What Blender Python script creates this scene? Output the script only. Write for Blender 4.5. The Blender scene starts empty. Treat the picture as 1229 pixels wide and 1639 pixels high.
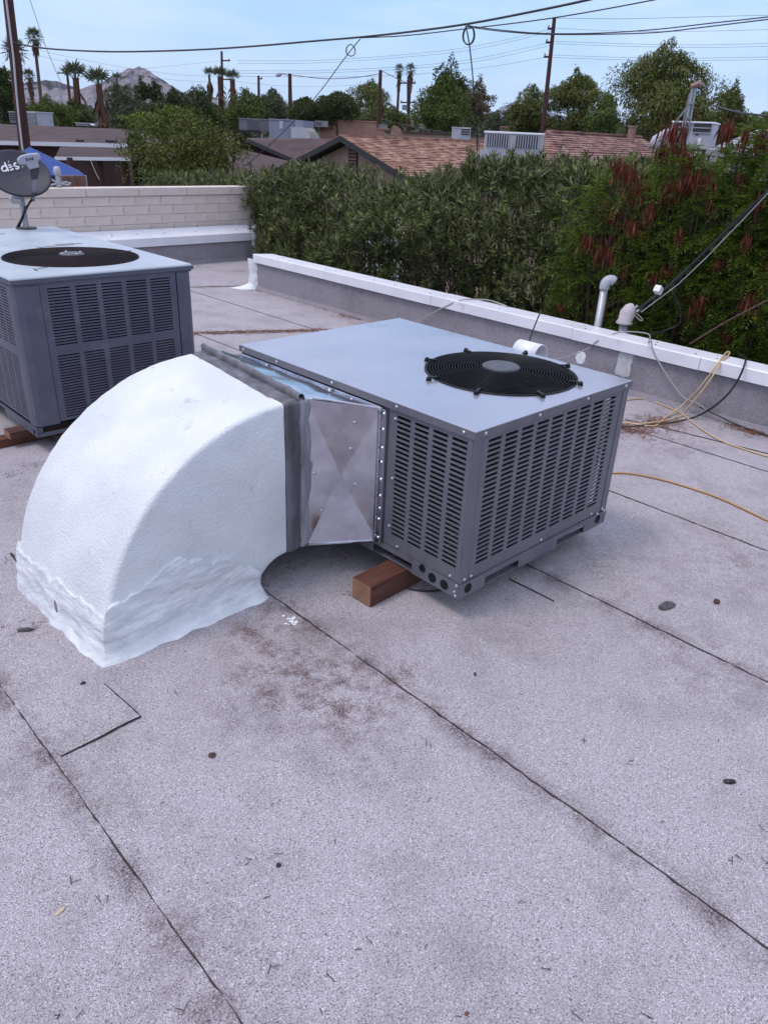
import bpy, math, random
import numpy as np
from mathutils import Vector, Matrix, noise as mnoise
from mathutils.geometry import intersect_ray_tri
R = math.radians
random.seed(7); rng = np.random.default_rng(7)
scene = bpy.context.scene
COL = scene.collection

# ------------------------------------------------------------------ camera
CF, CP, CR, CY = 1195.34, 0.4665, 0.0472, 0.7804
CAM = np.array((-2.2399, -1.7625, 1.9614))
_f = np.array([math.sin(CY)*math.cos(CP), math.cos(CY)*math.cos(CP), -math.sin(CP)])
_r = np.array([math.cos(CY), -math.sin(CY), 0.0]); _u = np.cross(_r, _f)
FW = _f; RT = math.cos(CR)*_r + math.sin(CR)*_u; UP = -math.sin(CR)*_r + math.cos(CR)*_u
cd = bpy.data.cameras.new('camera'); cam = bpy.data.objects.new('camera', cd); COL.objects.link(cam)
cd.sensor_fit = 'VERTICAL'; cd.sensor_height = 36; cd.lens = 36*CF/1639
cd.clip_start = 0.05; cd.clip_end = 9000
cam.matrix_world = Matrix(((RT[0], UP[0], -FW[0], CAM[0]), (RT[1], UP[1], -FW[1], CAM[1]),
                           (RT[2], UP[2], -FW[2], CAM[2]), (0, 0, 0, 1)))
scene.camera = cam

# ------------------------------------------------------------------ sky, sun, exposure
SUN_EL, SUN_AZ = R(64), R(292)          # azimuth clockwise from +Y
w = bpy.data.worlds.new('World'); scene.world = w; w.use_nodes = True
wt = w.node_tree; wt.nodes.clear()
def wn(t, **k):
    n = wt.nodes.new(t)
    for a, b in k.items(): setattr(n, a, b)
    return n
sky = wn('ShaderNodeTexSky', sky_type='NISHITA', sun_disc=False, sun_elevation=SUN_EL, sun_rotation=SUN_AZ,
         air_density=1.3, dust_density=0.6, ozone_density=2.5)
tc = wn('ShaderNodeTexCoord'); mp = wn('ShaderNodeMapping'); mp.inputs['Scale'].default_value = (1, 1, 4.5)
ns = wn('ShaderNodeTexNoise'); ns.inputs['Scale'].default_value = 2.3; ns.inputs['Detail'].default_value = 7
ns.inputs['Roughness'].default_value = .55
cr = wn('ShaderNodeValToRGB'); cr.color_ramp.elements[0].position = .36; cr.color_ramp.elements[1].position = .66
sep = wn('ShaderNodeSeparateXYZ'); el = wn('ShaderNodeMapRange')
el.inputs['From Min'].default_value = .02; el.inputs['From Max'].default_value = .5
el.inputs['To Min'].default_value = .22; el.inputs['To Max'].default_value = 1.0
mu = wn('ShaderNodeMath', operation='MULTIPLY'); 
veil = wn('ShaderNodeMixRGB'); veil.inputs['Fac'].default_value = .80
veil.inputs['Color2'].default_value = (4.25, 7.0, 11.0, 1)      # thin blue-white veil
cl = wn('ShaderNodeMixRGB'); cl.inputs['Color2'].default_value = (12.4, 11.8, 13.5, 1)   # bright cloud
bg = wn('ShaderNodeBackground'); bg.inputs['Strength'].default_value = .1
out = wn('ShaderNodeOutputWorld')
L = wt.links.new
L(tc.outputs['Generated'], mp.inputs['Vector']); L(mp.outputs[0], ns.inputs['Vector']); L(ns.outputs['Fac'], cr.inputs['Fac'])
L(tc.outputs['Generated'], sep.inputs[0]); L(sep.outputs['Z'], el.inputs['Value'])
L(cr.outputs['Color'], mu.inputs[0]); L(el.outputs[0], mu.inputs[1])
L(sky.outputs[0], veil.inputs['Color1']); L(veil.outputs[0], cl.inputs['Color1']); L(mu.outputs[0], cl.inputs['Fac'])
L(cl.outputs[0], bg.inputs['Color']); L(bg.outputs[0], out.inputs['Surface'])

sd = bpy.data.lights.new('sun', 'SUN'); sun = bpy.data.objects.new('sun', sd); COL.objects.link(sun)
sd.energy = 1.5; sd.angle = R(18); sd.color = (1, .90, .86)
sdir = Vector((math.sin(SUN_AZ)*math.cos(SUN_EL), math.cos(SUN_AZ)*math.cos(SUN_EL), math.sin(SUN_EL)))
sun.rotation_euler = sdir.to_track_quat('Z', 'Y').to_euler(); sun.location = (0, 0, 20)
vs = scene.view_settings
vs.view_transform = 'Standard'; vs.look = 'None'; vs.exposure = 0.2; vs.gamma = 1
vs.use_curve_mapping = False

# ------------------------------------------------------------------ helpers
def ray(x, y): return FW + RT*(x-614.5)/CF - UP*(y-819.5)/CF
def P(x, y, D):                    # point seen at photo pixel x,y standing D metres off (measured level)
    d = ray(x, y); return CAM + d*D/math.hypot(d[0], d[1])
def PX(x, y, axis, val):
    d = ray(x, y); return CAM + d*(val-CAM[axis])/d[axis]
def px_size(n, D, x=614, y=200):   # metres that n photo pixels span at D
    p = P(x, y, D); return n/CF*float((p-CAM) @ FW)

class MB:
    def __init__(s): s.v = []; s.f = []
    def add(s, vs, fs):
        n = len(s.v); s.v.extend([tuple(map(float, p)) for p in vs]); s.f.extend([tuple(i+n for i in f) for f in fs]); return s
    def box(s, x0, x1, y0, y1, z0, z1, M=None):
        vs = [Vector((x, y, z)) for z in (z0, z1) for y in (y0, y1) for x in (x0, x1)]
        if M is not None: vs = [M @ p for p in vs]
        return s.add(vs, [(0, 2, 3, 1), (4, 5, 7, 6), (0, 1, 5, 4), (2, 6, 7, 3), (0, 4, 6, 2), (1, 3, 7, 5)])
    def bar(s, a, b, w, h):        # box bar between two points
        a = Vector(a); b = Vector(b); d = b-a; q = d.to_track_quat('Z', 'Y').to_matrix().to_4x4(); q.translation = a
        return s.box(-w/2, w/2, -h/2, h/2, 0, d.length, q)
    def tube(s, pts, r, n=8, cap=True):
        pts = [Vector(p) for p in pts]; k = len(pts)
        rs = r if hasattr(r, '__len__') else [r]*k
        ref = None; base = len(s.v); vs = []
        for i, p in enumerate(pts):
            t = (pts[min(i+1, k-1)]-pts[max(i-1, 0)]).normalized()
            if ref is None:
                ref = Vector((0, 0, 1)) if abs(t.z) < .9 else Vector((1, 0, 0))
            a = (ref - t*ref.dot(t))
            if a.length < 1e-4: a = t.orthogonal()
            a.normalize(); ref = a; b = t.cross(a)
            for j in range(n):
                th = 2*math.pi*j/n; vs.append(p + (a*math.cos(th)+b*math.sin(th))*rs[i])
        fs = [(i*n+j, i*n+(j+1) % n, (i+1)*n+(j+1) % n, (i+1)*n+j) for i in range(k-1) for j in range(n)]
        if cap: fs += [tuple(range(n))[::-1], tuple((k-1)*n+j for j in range(n))]
        return s.add(vs, fs)
    def cyl(s, a, b, r, n=16): return s.tube([a, b], r, n)
    def prism(s, poly, d):         # poly: 3-D outline, d: extrusion vector
        n = len(poly); d = Vector(d); vs = [Vector(p) for p in poly]; vs += [p+d for p in vs]
        return s.add(vs, [tuple(range(n))[::-1], tuple(range(n, 2*n))] + [(i, (i+1) % n, n+(i+1) % n, n+i) for i in range(n)])
    def grid(s, rows, closed=False):
        n = len(rows[0]); vs = [p for r in rows for p in r]; m = n if closed else n-1
        return s.add(vs, [(i*n+j, i*n+(j+1) % n, (i+1)*n+(j+1) % n, (i+1)*n+j) for i in range(len(rows)-1) for j in range(m)])
    def mesh(s, name, mat, smooth=False):
        me = bpy.data.meshes.new(name); me.from_pydata(s.v, [], s.f); me.materials.append(mat)
        if smooth: me.polygons.foreach_set('use_smooth', [True]*len(me.polygons))
        me.update(); return me

def world_loc(o):
    v = Vector(o.location)
    while o.parent: o = o.parent; v = v + Vector(o.location)
    return v
def put(name, me, parent=None, local=False, kind=None, label=None):
    o = bpy.data.objects.new(name, me); COL.objects.link(o)
    if parent is not None:
        o.parent = parent
        if not local: o.location = -world_loc(parent)
    if kind: o['kind'] = kind
    if label: o['label'] = label
    return o
def part(name, mb, mat, parent=None, local=False, smooth=False, kind=None, bevel=0, seg=2, label=None):
    o = put(name, mb.mesh(name, mat, smooth), parent, local, kind, label)
    if bevel:
        b = o.modifiers.new('bevel', 'BEVEL'); b.width = bevel; b.segments = seg; b.limit_method = 'ANGLE'; b.angle_limit = R(40)
        b.harden_normals = False
    return o
def tag(o, label, cat, group=None, kind=None):
    o['label'] = label; o['category'] = cat
    if group: o['group'] = group
    if kind: o['kind'] = kind
    return o
def thing(name, label, cat, loc=(0, 0, 0), group=None):
    o = bpy.data.objects.new(name, None); COL.objects.link(o); o.location = tuple(map(float, loc)); o.empty_display_size = .1
    return tag(o, label, cat, group)
def fix(o):                        # smooth by angle
    me = o.data
    me.polygons.foreach_set('use_smooth', [True]*len(me.polygons))
    try: me.set_sharp_from_angle(angle=R(35))
    except Exception: pass
    return o

# ------------------------------------------------------------------ materials
def mat(name, c1, c2=None, scale=8, rough=.6, metal=0, bump=0, bscale=60, detail=4, lo=.35, hi=.65, spec=.5, c3=None, s3=2, lo3=.55, hi3=.7, aniso=None, coat=0, rvar=0):
    m = bpy.data.materials.new(name); m.use_nodes = True; t = m.node_tree; N = t.nodes; K = t.links.new
    p = N['Principled BSDF']; p.inputs['Roughness'].default_value = rough; p.inputs['Metallic'].default_value = metal
    p.inputs['Specular IOR Level'].default_value = spec; p.inputs['Coat Weight'].default_value = coat; p.inputs['Coat Roughness'].default_value = .15
    p.inputs['Base Color'].default_value = (*c1, 1)
    tcn = N.new('ShaderNodeTexCoord'); vec = tcn.outputs['Object']
    if aniso:
        mpn = N.new('ShaderNodeMapping'); mpn.inputs['Scale'].default_value = aniso; K(vec, mpn.inputs[0]); vec = mpn.outputs[0]
    last = None
    if c2:
        n = N.new('ShaderNodeTexNoise'); n.inputs['Scale'].default_value = scale; n.inputs['Detail'].default_value = detail; K(vec, n.inputs['Vector'])
        r = N.new('ShaderNodeValToRGB'); r.color_ramp.elements[0].position = lo; r.color_ramp.elements[1].position = hi
        r.color_ramp.elements[0].color = (*c1, 1); r.color_ramp.elements[1].color = (*c2, 1)
        K(n.outputs['Fac'], r.inputs['Fac']); last = r.outputs['Color']
        if rvar:
            mr = N.new('ShaderNodeMapRange'); mr.inputs['To Min'].default_value = rough-rvar; mr.inputs['To Max'].default_value = rough+rvar
            K(n.outputs['Fac'], mr.inputs['Value']); K(mr.outputs[0], p.inputs['Roughness'])
    if c3:
        n = N.new('ShaderNodeTexNoise'); n.inputs['Scale'].default_value = s3; n.inputs['Detail'].default_value = 8; n.inputs['Roughness'].default_value = .65; K(vec, n.inputs['Vector'])
        r = N.new('ShaderNodeValToRGB'); r.color_ramp.elements[0].position = lo3; r.color_ramp.elements[1].position = hi3
        K(n.outputs['Fac'], r.inputs['Fac']); x = N.new('ShaderNodeMixRGB'); K(r.outputs['Color'], x.inputs['Fac'])
        if last: K(last, x.inputs['Color1'])
        else: x.inputs['Color1'].default_value = (*c1, 1)
        x.inputs['Color2'].default_value = (*c3, 1); last = x.outputs['Color']
    if last: K(last, p.inputs['Base Color'])
    if bump:
        n = N.new('ShaderNodeTexNoise'); n.inputs['Scale'].default_value = bscale; n.inputs['Detail'].default_value = 5; K(vec, n.inputs['Vector'])
        b = N.new('ShaderNodeBump'); b.inputs['Strength'].default_value = 1; b.inputs['Distance'].default_value = bump
        K(n.outputs['Fac'], b.inputs['Height']); K(b.outputs[0], p.inputs['Normal'])
    return m
def leafmat(name, ca, cb, rough=.45, trans=.15, mid=.42):
    m = bpy.data.materials.new(name); m.use_nodes = True; t = m.node_tree; N = t.nodes; K = t.links.new
    p = N['Principled BSDF']; p.inputs['Roughness'].default_value = rough; p.inputs['Specular IOR Level'].default_value = .18 if rough >= .5 else .4
    g = N.new('ShaderNodeNewGeometry'); r = N.new('ShaderNodeValToRGB')
    r.color_ramp.elements[0].color = (*ca, 1); r.color_ramp.elements[1].color = (*cb, 1)
    e_ = r.color_ramp.elements.new(.72); e_.color = (*[a+(b-a)*mid for a, b in zip(ca, cb)], 1)
    K(g.outputs['Random Per Island'], r.inputs['Fac']); K(r.outputs[0], p.inputs['Base Color'])
    if trans:
        tr = N.new('ShaderNodeBsdfTranslucent'); K(r.outputs[0], tr.inputs['Color']); mx = N.new('ShaderNodeMixShader'); mx.inputs[0].default_value = trans
        K(p.outputs[0], mx.inputs[1]); K(tr.outputs[0], mx.inputs[2]); K(mx.outputs[0], N['Material Output'].inputs['Surface'])
    return m

def membrane(name, base, wall=False):
    m = bpy.data.materials.new(name); m.use_nodes = True; t = m.node_tree; N = t.nodes; K = t.links.new
    p = N['Principled BSDF']; p.inputs['Roughness'].default_value = .9; p.inputs['Specular IOR Level'].default_value = .25
    tcn = N.new('ShaderNodeTexCoord'); V = tcn.outputs['Object']
    def noise(s, d=3, ro=.5):
        n = N.new('ShaderNodeTexNoise'); n.inputs['Scale'].default_value = s; n.inputs['Detail'].default_value = d; n.inputs['Roughness'].default_value = ro; K(V, n.inputs['Vector']); return n.outputs['Fac']
    def ramp(f, a, b):
        r = N.new('ShaderNodeMapRange'); r.inputs['From Min'].default_value = a; r.inputs['From Max'].default_value = b; K(f, r.inputs['Value']); return r.outputs[0]
    def mix(f, c1, c2):
        x = N.new('ShaderNodeMixRGB'); K(f, x.inputs['Fac'])
        for c, i in ((c1, 'Color1'), (c2, 'Color2')):
            if isinstance(c, tuple): x.inputs[i].default_value = (*c, 1)
            else: K(c, x.inputs[i])
        return x.outputs[0]
    def mul(a, b):
        x = N.new('ShaderNodeMath'); x.operation = 'MULTIPLY'; K(a, x.inputs[0])
        if isinstance(b, float): x.inputs[1].default_value = b
        else: K(b, x.inputs[1])
        return x.outputs[0]
    b = base; dk = tuple(c*.42 for c in b); lt = tuple(min(1, c*1.45) for c in b)
    gran = noise(230, 2, .75); c = mix(ramp(gran, .22, .78), dk, lt)                 # mineral granules
    vo = N.new('ShaderNodeTexVoronoi'); vo.inputs['Scale'].default_value = 330; K(V, vo.inputs['Vector'])
    cs = N.new('ShaderNodeSeparateColor'); K(vo.outputs['Color'], cs.inputs[0])
    c = mix(mul(ramp(cs.outputs[0], .78, .95), .75), c, tuple(x*.16 for x in b))       # dark grains
    c = mix(mul(ramp(cs.outputs[1], .86, .98), .7), c, tuple(min(.85, x*1.9) for x in b))  # pale grains
    c = mix(mul(ramp(noise(.9, 7, .7), .48, .75), .22), c, tuple(x*q*.72 for x, q in zip(b, (1.0, .97, .88))))   # broad weathering
    c = mix(mul(mul(ramp(noise(2.3, 6, .7), .48, .68), ramp(noise(130, 3, .8), .38, .56)), .6), c, tuple(x*.34 for x in b))   # grime where granules are lost
    c = mix(mul(mul(ramp(noise(1.5, 4), .55, .7), ramp(noise(34, 3, .7), .42, .62)), .35), c, (.16, .13, .09))   # ochre dust
    for sc_, th_, kk in ((26, .045, .8), (9, .022, .85)):                           # single dark specks of bitumen and grit
        v2 = N.new('ShaderNodeTexVoronoi'); v2.inputs['Scale'].default_value = sc_; v2.inputs['Randomness'].default_value = 1
        mpv = N.new('ShaderNodeMapping'); mpv.inputs['Rotation'].default_value = (0, 0, .6*sc_); mpv.inputs['Scale'].default_value = (1, .55, 1); K(V, mpv.inputs[0]); K(mpv.outputs[0], v2.inputs['Vector'])
        s2 = N.new('ShaderNodeSeparateColor'); K(v2.outputs['Color'], s2.inputs[0])
        md = N.new('ShaderNodeMath'); md.operation = 'SUBTRACT'; K(v2.outputs['Distance'], md.inputs[0])
        m3 = mul(s2.outputs[0], th_*2.2); K(m3, md.inputs[1])
        c = mix(mul(mul(ramp(md.outputs[0], .0, -.03*th_/.045), ramp(s2.outputs[1], .55, .6)), kk), c, tuple(x*.17 for x in b))
    if not wall:
        sx = N.new('ShaderNodeSeparateXYZ'); K(V, sx.inputs[0])
        for xs_ in (-1.705, -.53, .65):                                              # dirt caught along the laps
            d1 = N.new('ShaderNodeMath'); d1.operation = 'SUBTRACT'; K(sx.outputs[0], d1.inputs[0]); d1.inputs[1].default_value = xs_
            d2 = N.new('ShaderNodeMath'); d2.operation = 'ABSOLUTE'; K(d1.outputs[0], d2.inputs[0])
            c = mix(mul(mul(mul(ramp(d2.outputs[0], .075, .0), ramp(noise(5, 4, .7), .42, .62)), ramp(noise(120, 3, .8), .36, .56)), .9), c, (.05, .03, .03))
        for (x, y, r, k) in STAINS:
            d = N.new('ShaderNodeVectorMath'); d.operation = 'DISTANCE'; K(V, d.inputs[0]); d.inputs[1].default_value = (x, y, 0)
            mr = N.new('ShaderNodeMapRange'); mr.inputs['From Min'].default_value = r; mr.inputs['From Max'].default_value = 0; K(d.outputs['Value'], mr.inputs['Value'])
            c = mix(mul(mul(mul(mr.outputs[0], ramp(noise(11, 6, .8), .45, .62)), ramp(noise(150, 2, .8), .36, .56)), min(1.0, k*1.3)), c, (.075, .028, .024))   # rust stains
    K(c, p.inputs['Base Color'])
    bn = N.new('ShaderNodeBump'); bn.inputs['Distance'].default_value = .0035; bn.inputs['Strength'].default_value = .8
    K(gran, bn.inputs['Height'])
    b2 = N.new('ShaderNodeBump'); b2.inputs['Distance'].default_value = .02; b2.inputs['Strength'].default_value = .6
    K(noise(2.2, 3), b2.inputs['Height']); K(bn.outputs[0], b2.inputs['Normal']); K(b2.outputs[0], p.inputs['Normal'])
    return m
STAINS = []
for (x, y, r, k) in [(553, 1140, .16, 1.), (400, 1012, .15, .9), (545, 1100, .35, .7), (470, 1045, .4, .8), (430, 1110, .35, .6), (590, 1205, .3, .5), (440, 970, .3, .6),
                     (640, 1095, .25, .6), (320, 1640, .4, .5), (285, 1500, .10, .6), (240, 1430, .06, .4), (20, 1090, .2, .5), (640, 1095, .1, .6), (1120, 1060, .4, .5), (60, 1230, .3, .4), (1180, 900, .7, .4), (1030, 690, .7, .8), (250, 1490, .08, .4), (880, 870, .5, .4)]:
    q = PX(x, y, 2, 0); STAINS.append((q[0], q[1], r, k))

M = {}
M['roof'] = membrane('granule_membrane', (.415, .374, .398))
M['parapet'] = membrane('granule_membrane_upright', (.30, .275, .305), True)
M['bitumen'] = mat('bitumen', (.018, .012, .013), (.05, .03, .03), 30, .7, bump=.002)
M['slab'] = mat('roof_slab', (.2, .18, .17))
M['coping'] = mat('white_painted_metal', (.70, .69, .73), (.77, .76, .80), 3, .38, c3=(.52, .49, .5), s3=5, lo3=.6, hi3=.8)
M['mastic_shaded'] = mat('white_mastic_shaded', (.40, .395, .41), (.50, .49, .51), 14, .7, bump=.003, bscale=40)  # white mastic with its shade put into the colour
M['skirt'] = mat('brushed_mastic', (.58, .59, .61), (.72, .725, .74), 9, .6, bump=.006, bscale=34, aniso=(1, 1, 2), c3=(.40, .385, .38), s3=7, lo3=.64, hi3=.76)
M['mastic'] = mat('white_mastic', (.62, .625, .64), (.76, .765, .78), 12, .55, bump=.006, bscale=40, c3=(.5, .47, .45), s3=9, lo3=.62, hi3=.75)
M['elasto'] = mat('white_elastomeric_coating', (.60, .612, .625), (.71, .718, .725), 3, .6, bump=.0055, bscale=85, c3=(.40, .39, .39), s3=11, lo3=.62, hi3=.8)
M['sealant'] = mat('grey_sealant', (.075, .07, .08), (.15, .14, .16), 7, .38, bump=.005, bscale=26, aniso=(2.5, 2.5, .5), c3=(.27, .255, .29), s3=6, lo3=.58, hi3=.75)
M['smear'] = mat('thin_grey_sealant', (.16, .15, .175), (.30, .285, .32), 9, .4, bump=.003, bscale=30, aniso=(2.5, 2.5, .5))
M['galv'] = mat('galvanised_sheet', (.54, .55, .60), (.64, .65, .70), 14, .15, 1, c3=(.40, .41, .47), s3=3, lo3=.45, hi3=.7, rvar=.08, bump=.0012, bscale=9)
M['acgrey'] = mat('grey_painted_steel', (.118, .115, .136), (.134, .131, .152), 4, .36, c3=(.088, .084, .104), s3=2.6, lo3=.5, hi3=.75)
M['actop'] = mat('grey_painted_steel_skylit', (.40, .395, .46), (.45, .44, .51), 2.2, .22, .55, bump=.005, bscale=2.0, c3=(.36, .355, .42), s3=4, rvar=.06)  # same grey paint as the sides, lightened to paint in the sky reflection
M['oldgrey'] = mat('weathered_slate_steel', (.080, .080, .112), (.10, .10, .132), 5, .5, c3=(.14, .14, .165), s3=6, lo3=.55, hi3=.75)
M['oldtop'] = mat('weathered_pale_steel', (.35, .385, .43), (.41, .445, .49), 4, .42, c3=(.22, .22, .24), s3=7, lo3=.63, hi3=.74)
M['dark'] = mat('dark_coil', (.006, .006, .008), (.014, .014, .017), 40, .7, spec=.2)
M['oldcoil'] = mat('old_fin_coil', (.022, .021, .028), (.04, .038, .048), 200, .7, spec=.2)
M['coil'] = mat('fin_coil', (.006, .006, .009), (.022, .022, .028), 260, .6, .0, aniso=(1, 1, .02), spec=.2)
M['blackwire'] = mat('black_coated_wire', (.008, .008, .010), rough=.4, spec=.22)
M['hub'] = mat('dark_grey_hub', (.055, .055, .066), (.08, .08, .092), 30, .5)
M['rust'] = mat('rusty_dark_wire', (.014, .010, .012), (.026, .018, .02), 40, .7, spec=.1)
M['screw'] = mat('zinc_screw', (.62, .62, .66), rough=.3, metal=1)
M['chrome'] = mat('aluminium_tube', (.8, .78, .78), rough=.22, metal=1)
M['timber'] = mat('weathered_timber', (.055, .018, .011), (.125, .042, .024), 7, .7, aniso=(.35, 6, 6), detail=7, bump=.003, bscale=30, c3=(.09, .03, .02), s3=5)
M['timber_end'] = mat('timber_end_grain', (.20, .10, .06), (.28, .15, .095), 14, .75, bump=.003, bscale=40)
M['brick'] = mat('painted_block', (.60, .505, .45), (.65, .55, .495), 5, .7, bump=.004, bscale=22, c3=(.40, .32, .31), s3=4, lo3=.6, hi3=.8)
M['mortar'] = mat('painted_mortar', (.56, .47, .42), rough=.8)
M['dish'] = mat('dish_grey', (.052, .049, .063), (.062, .058, .073), 3, .55, spec=.25)
M['lnb'] = mat('pale_grey_plastic', (.34, .34, .40), rough=.45)
M['white'] = mat('white_paint', (.8, .8, .82), rough=.5)
M['steel'] = mat('grey_steel', (.33, .34, .37), (.42, .43, .46), 10, .45, .5)
M['cap'] = mat('bleached_plastic', (.42, .36, .37), (.50, .44, .45), 6, .5)
M['line'] = mat('weathered_line', (.045, .045, .05), rough=.6)
M['blackcable'] = mat('black_cable', (.012, .011, .014), rough=.4)
M['greycable'] = mat('grey_cable', (.34, .31, .31), rough=.5)
M['tancable'] = mat('tan_cable', (.50, .36, .21), rough=.5)
M['orangecable'] = mat('ochre_cable', (.42, .23, .09), rough=.5)
M['straw'] = mat('dry_needles', (.12, .042, .022), (.26, .11, .06), 60, .9)
M['twig'] = mat('twig_brown', (.05, .025, .02), (.09, .05, .04), 40, .9)
M['stone'] = mat('dark_grey_chip', (.05, .045, .05), (.11, .1, .11), 40, .9, bump=.004, bscale=60)
M['leafdry'] = mat('dry_leaf', (.5, .4, .25), rough=.7)
M['bark'] = mat('bark', (.06, .04, .032), (.11, .075, .06), 9, .9, bump=.02, bscale=12)
M['pole'] = mat('creosote_pole', (.038, .013, .011), (.075, .026, .021), 3, .85, aniso=(4, 4, .25), bump=.01, bscale=14)
M['paleconduit'] = mat('pale_conduit', (.5, .48, .5), rough=.5)
M['oleander'] = leafmat('oleander_leaf', (.016, .024, .005), (.255, .285, .085), .48, .15)
M['feather'] = leafmat('feathery_leaf', (.05, .085, .012), (.20, .27, .04), .55, .3)
M['pod'] = leafmat('seed_pod', (.065, .014, .009), (.23, .062, .036), .6, .1)
M['t_dark'] = leafmat('dark_foliage', (.015, .024, .005), (.11, .135, .03), .6, .12)
M['t_olive'] = leafmat('olive_foliage', (.035, .045, .007), (.205, .215, .048), .6, .15)
M['t_green'] = leafmat('green_foliage', (.028, .05, .008), (.175, .22, .042), .6, .15)
M['t_light'] = leafmat('light_foliage', (.07, .11, .018), (.21, .26, .06), .6, .18)
M['t_brown'] = leafmat('brownish_foliage', (.06, .05, .024), (.15, .125, .06), .6, .12)
M['t_haze'] = leafmat('grey_green_foliage', (.042, .052, .028), (.16, .175, .085), .6, .12)
M['palm'] = leafmat('palm_frond', (.05, .07, .03), (.12, .14, .07), .5, .1)
M['palmdead'] = leafmat('dead_frond', (.07, .032, .022), (.14, .075, .05), .8, .05)
M['ground'] = mat('dry_ground', (.06, .042, .032), (.10, .075, .058), .3, .95)
M['rock'] = mat('hazy_desert_rock', (.155, .12, .135), (.225, .185, .20), .03, .95, detail=12, lo=.4, hi=.62, c3=(.10, .08, .10), s3=.05, lo3=.5, hi3=.7, bump=9, bscale=.02)  # mauve of the haze mixed into the rock colour
M['rockfar'] = mat('hazy_far_rock', (.17, .16, .22), (.23, .21, .27), .01, .95, detail=8, bump=9, bscale=.02)  # blue of distance haze put into the ridge colour
M['shingle'] = mat('tan_shingle', (.20, .095, .068), (.42, .245, .175), 3.2, .85, detail=6, lo=.38, hi=.62, c3=(.42, .29, .22), s3=5, lo3=.55, hi3=.75)
M['shingle2'] = mat('rose_shingle', (.16, .078, .068), (.32, .18, .15), 3.2, .85, detail=6, lo=.38, hi=.62, c3=(.38, .25, .2), s3=5, lo3=.58, hi3=.78)
M['brownroof'] = mat('brown_roofing', (.052, .030, .031), (.080, .047, .047), 2, .9, c3=(.04, .022, .023), s3=1.2, detail=8)
M['greyroof'] = mat('pale_grey_roofing', (.24, .23, .255), (.29, .28, .30), 2, .9)
M['trim'] = mat('dark_trim', (.028, .025, .028), rough=.6)
M['stucco'] = mat('brown_stucco', (.38, .26, .205), (.43, .295, .235), 4, .9, bump=.004, bscale=40)
M['tanwall'] = mat('tan_block_wall', (.29, .165, .125), (.35, .2, .15), 2, .9)
M['maroon'] = mat('maroon_stucco', (.055, .026, .023), (.075, .037, .033), 2, .9)
M['fascia'] = mat('white_fascia', (.62, .61, .65), rough=.6)
M['glass'] = mat('dark_glass', (.02, .02, .025), rough=.1)
M['blue'] = mat('blue_canvas', (.012, .045, .20), (.016, .055, .24), 3, .7, bump=.01, bscale=5)
M['pillar'] = mat('red_brick_pillar', (.14, .07, .055), (.22, .12, .1), 8, .9)
M['beige'] = mat('beige_metal', (.50, .41, .30), (.56, .46, .34), 3, .5)
M['bluegrey'] = mat('blue_grey_steel', (.17, .185, .25), (.2, .215, .28), 2, .5)
M['ltgrey'] = mat('light_grey_steel', (.36, .36, .41), (.42, .42, .46), 2, .5)
M['midgrey'] = mat('mid_grey_steel', (.2, .195, .22), (.25, .24, .27), 2, .5)
M['grille'] = mat('dark_grille', (.035, .035, .045), rough=.5)
M['stuccored'] = mat('rust_metal', (.22, .12, .1), (.3, .18, .15), 4, .7)
M['offwhite'] = mat('off_white_wall', (.7, .68, .7), rough=.8)
M['porcelain'] = mat('white_insulator', (.72, .7, .7), rough=.3)

# ------------------------------------------------------------------ the setting: ground, hills
g = MB(); g.box(-4500, 4500, -1500, 6500, -4.4, -3.4); o = part('ground', g, M['ground'], kind='structure'); o['label'] = 'flat dry ground beyond the roof'
def mountain(name, D, prof, depth, mt, label):
    rows = []; xs = np.linspace(prof[0][0], prof[-1][0], 240)
    pxs = [p[0] for p in prof]; pys = [p[1] for p in prof]
    n = 34
    for k in range(n+1):
        t = k/n; row = []
        for x in xs:
            top = P(x, float(np.interp(x, pxs, pys)), D); h = top[2]+3.4
            d = top-CAM; d[2] = 0; d /= np.linalg.norm(d)
            if t <= .5: s = t*2; z = -3.6+h*s**1.25; off = -(1-s)*depth
            else: s = 2-t*2; z = -3.6+h*s; off = (1-s)*depth
            q = mnoise.multi_fractal(Vector((top[0]*.006, top[1]*.006, z*.016+off*.006)), .8, 2.3, 8)-1
            r1 = mnoise.noise(Vector((x*.07, z*.006, 3)))
            off += (q*.6+r1*.5)*depth*.5*(1 if 0 < t < 1 else 0)
            z2 = z + (q*.16*h*math.sin(math.pi*t) if t != .5 else q*.035*h)
            row.append((top[0]+d[0]*off, top[1]+d[1]*off, max(-4, z2)))
        rows.append(row)
    o = part(name, MB().grid(rows), mt, kind='structure', smooth=False); o['label'] = label
mountain('hills', 2600, [(-80, 150), (0, 140), (40, 133), (75, 128), (100, 132), (128, 142), (140, 139), (165, 130), (192, 116), (207, 108), (225, 110), (240, 117), (262, 128), (280, 141), (300, 150), (330, 153), (360, 160), (420, 175), (500, 200)], 420, M['rock'], 'rocky mauve mountain behind the palms')
mountain('hills', 4200, [(380, 190), (430, 172), (470, 160), (500, 178), (640, 195), (740, 185), (775, 170), (790, 179), (800, 172), (822, 164), (850, 172), (900, 185), (1000, 215)], 500, M['rockfar'], 'small blue ridge between the trees')

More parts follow.
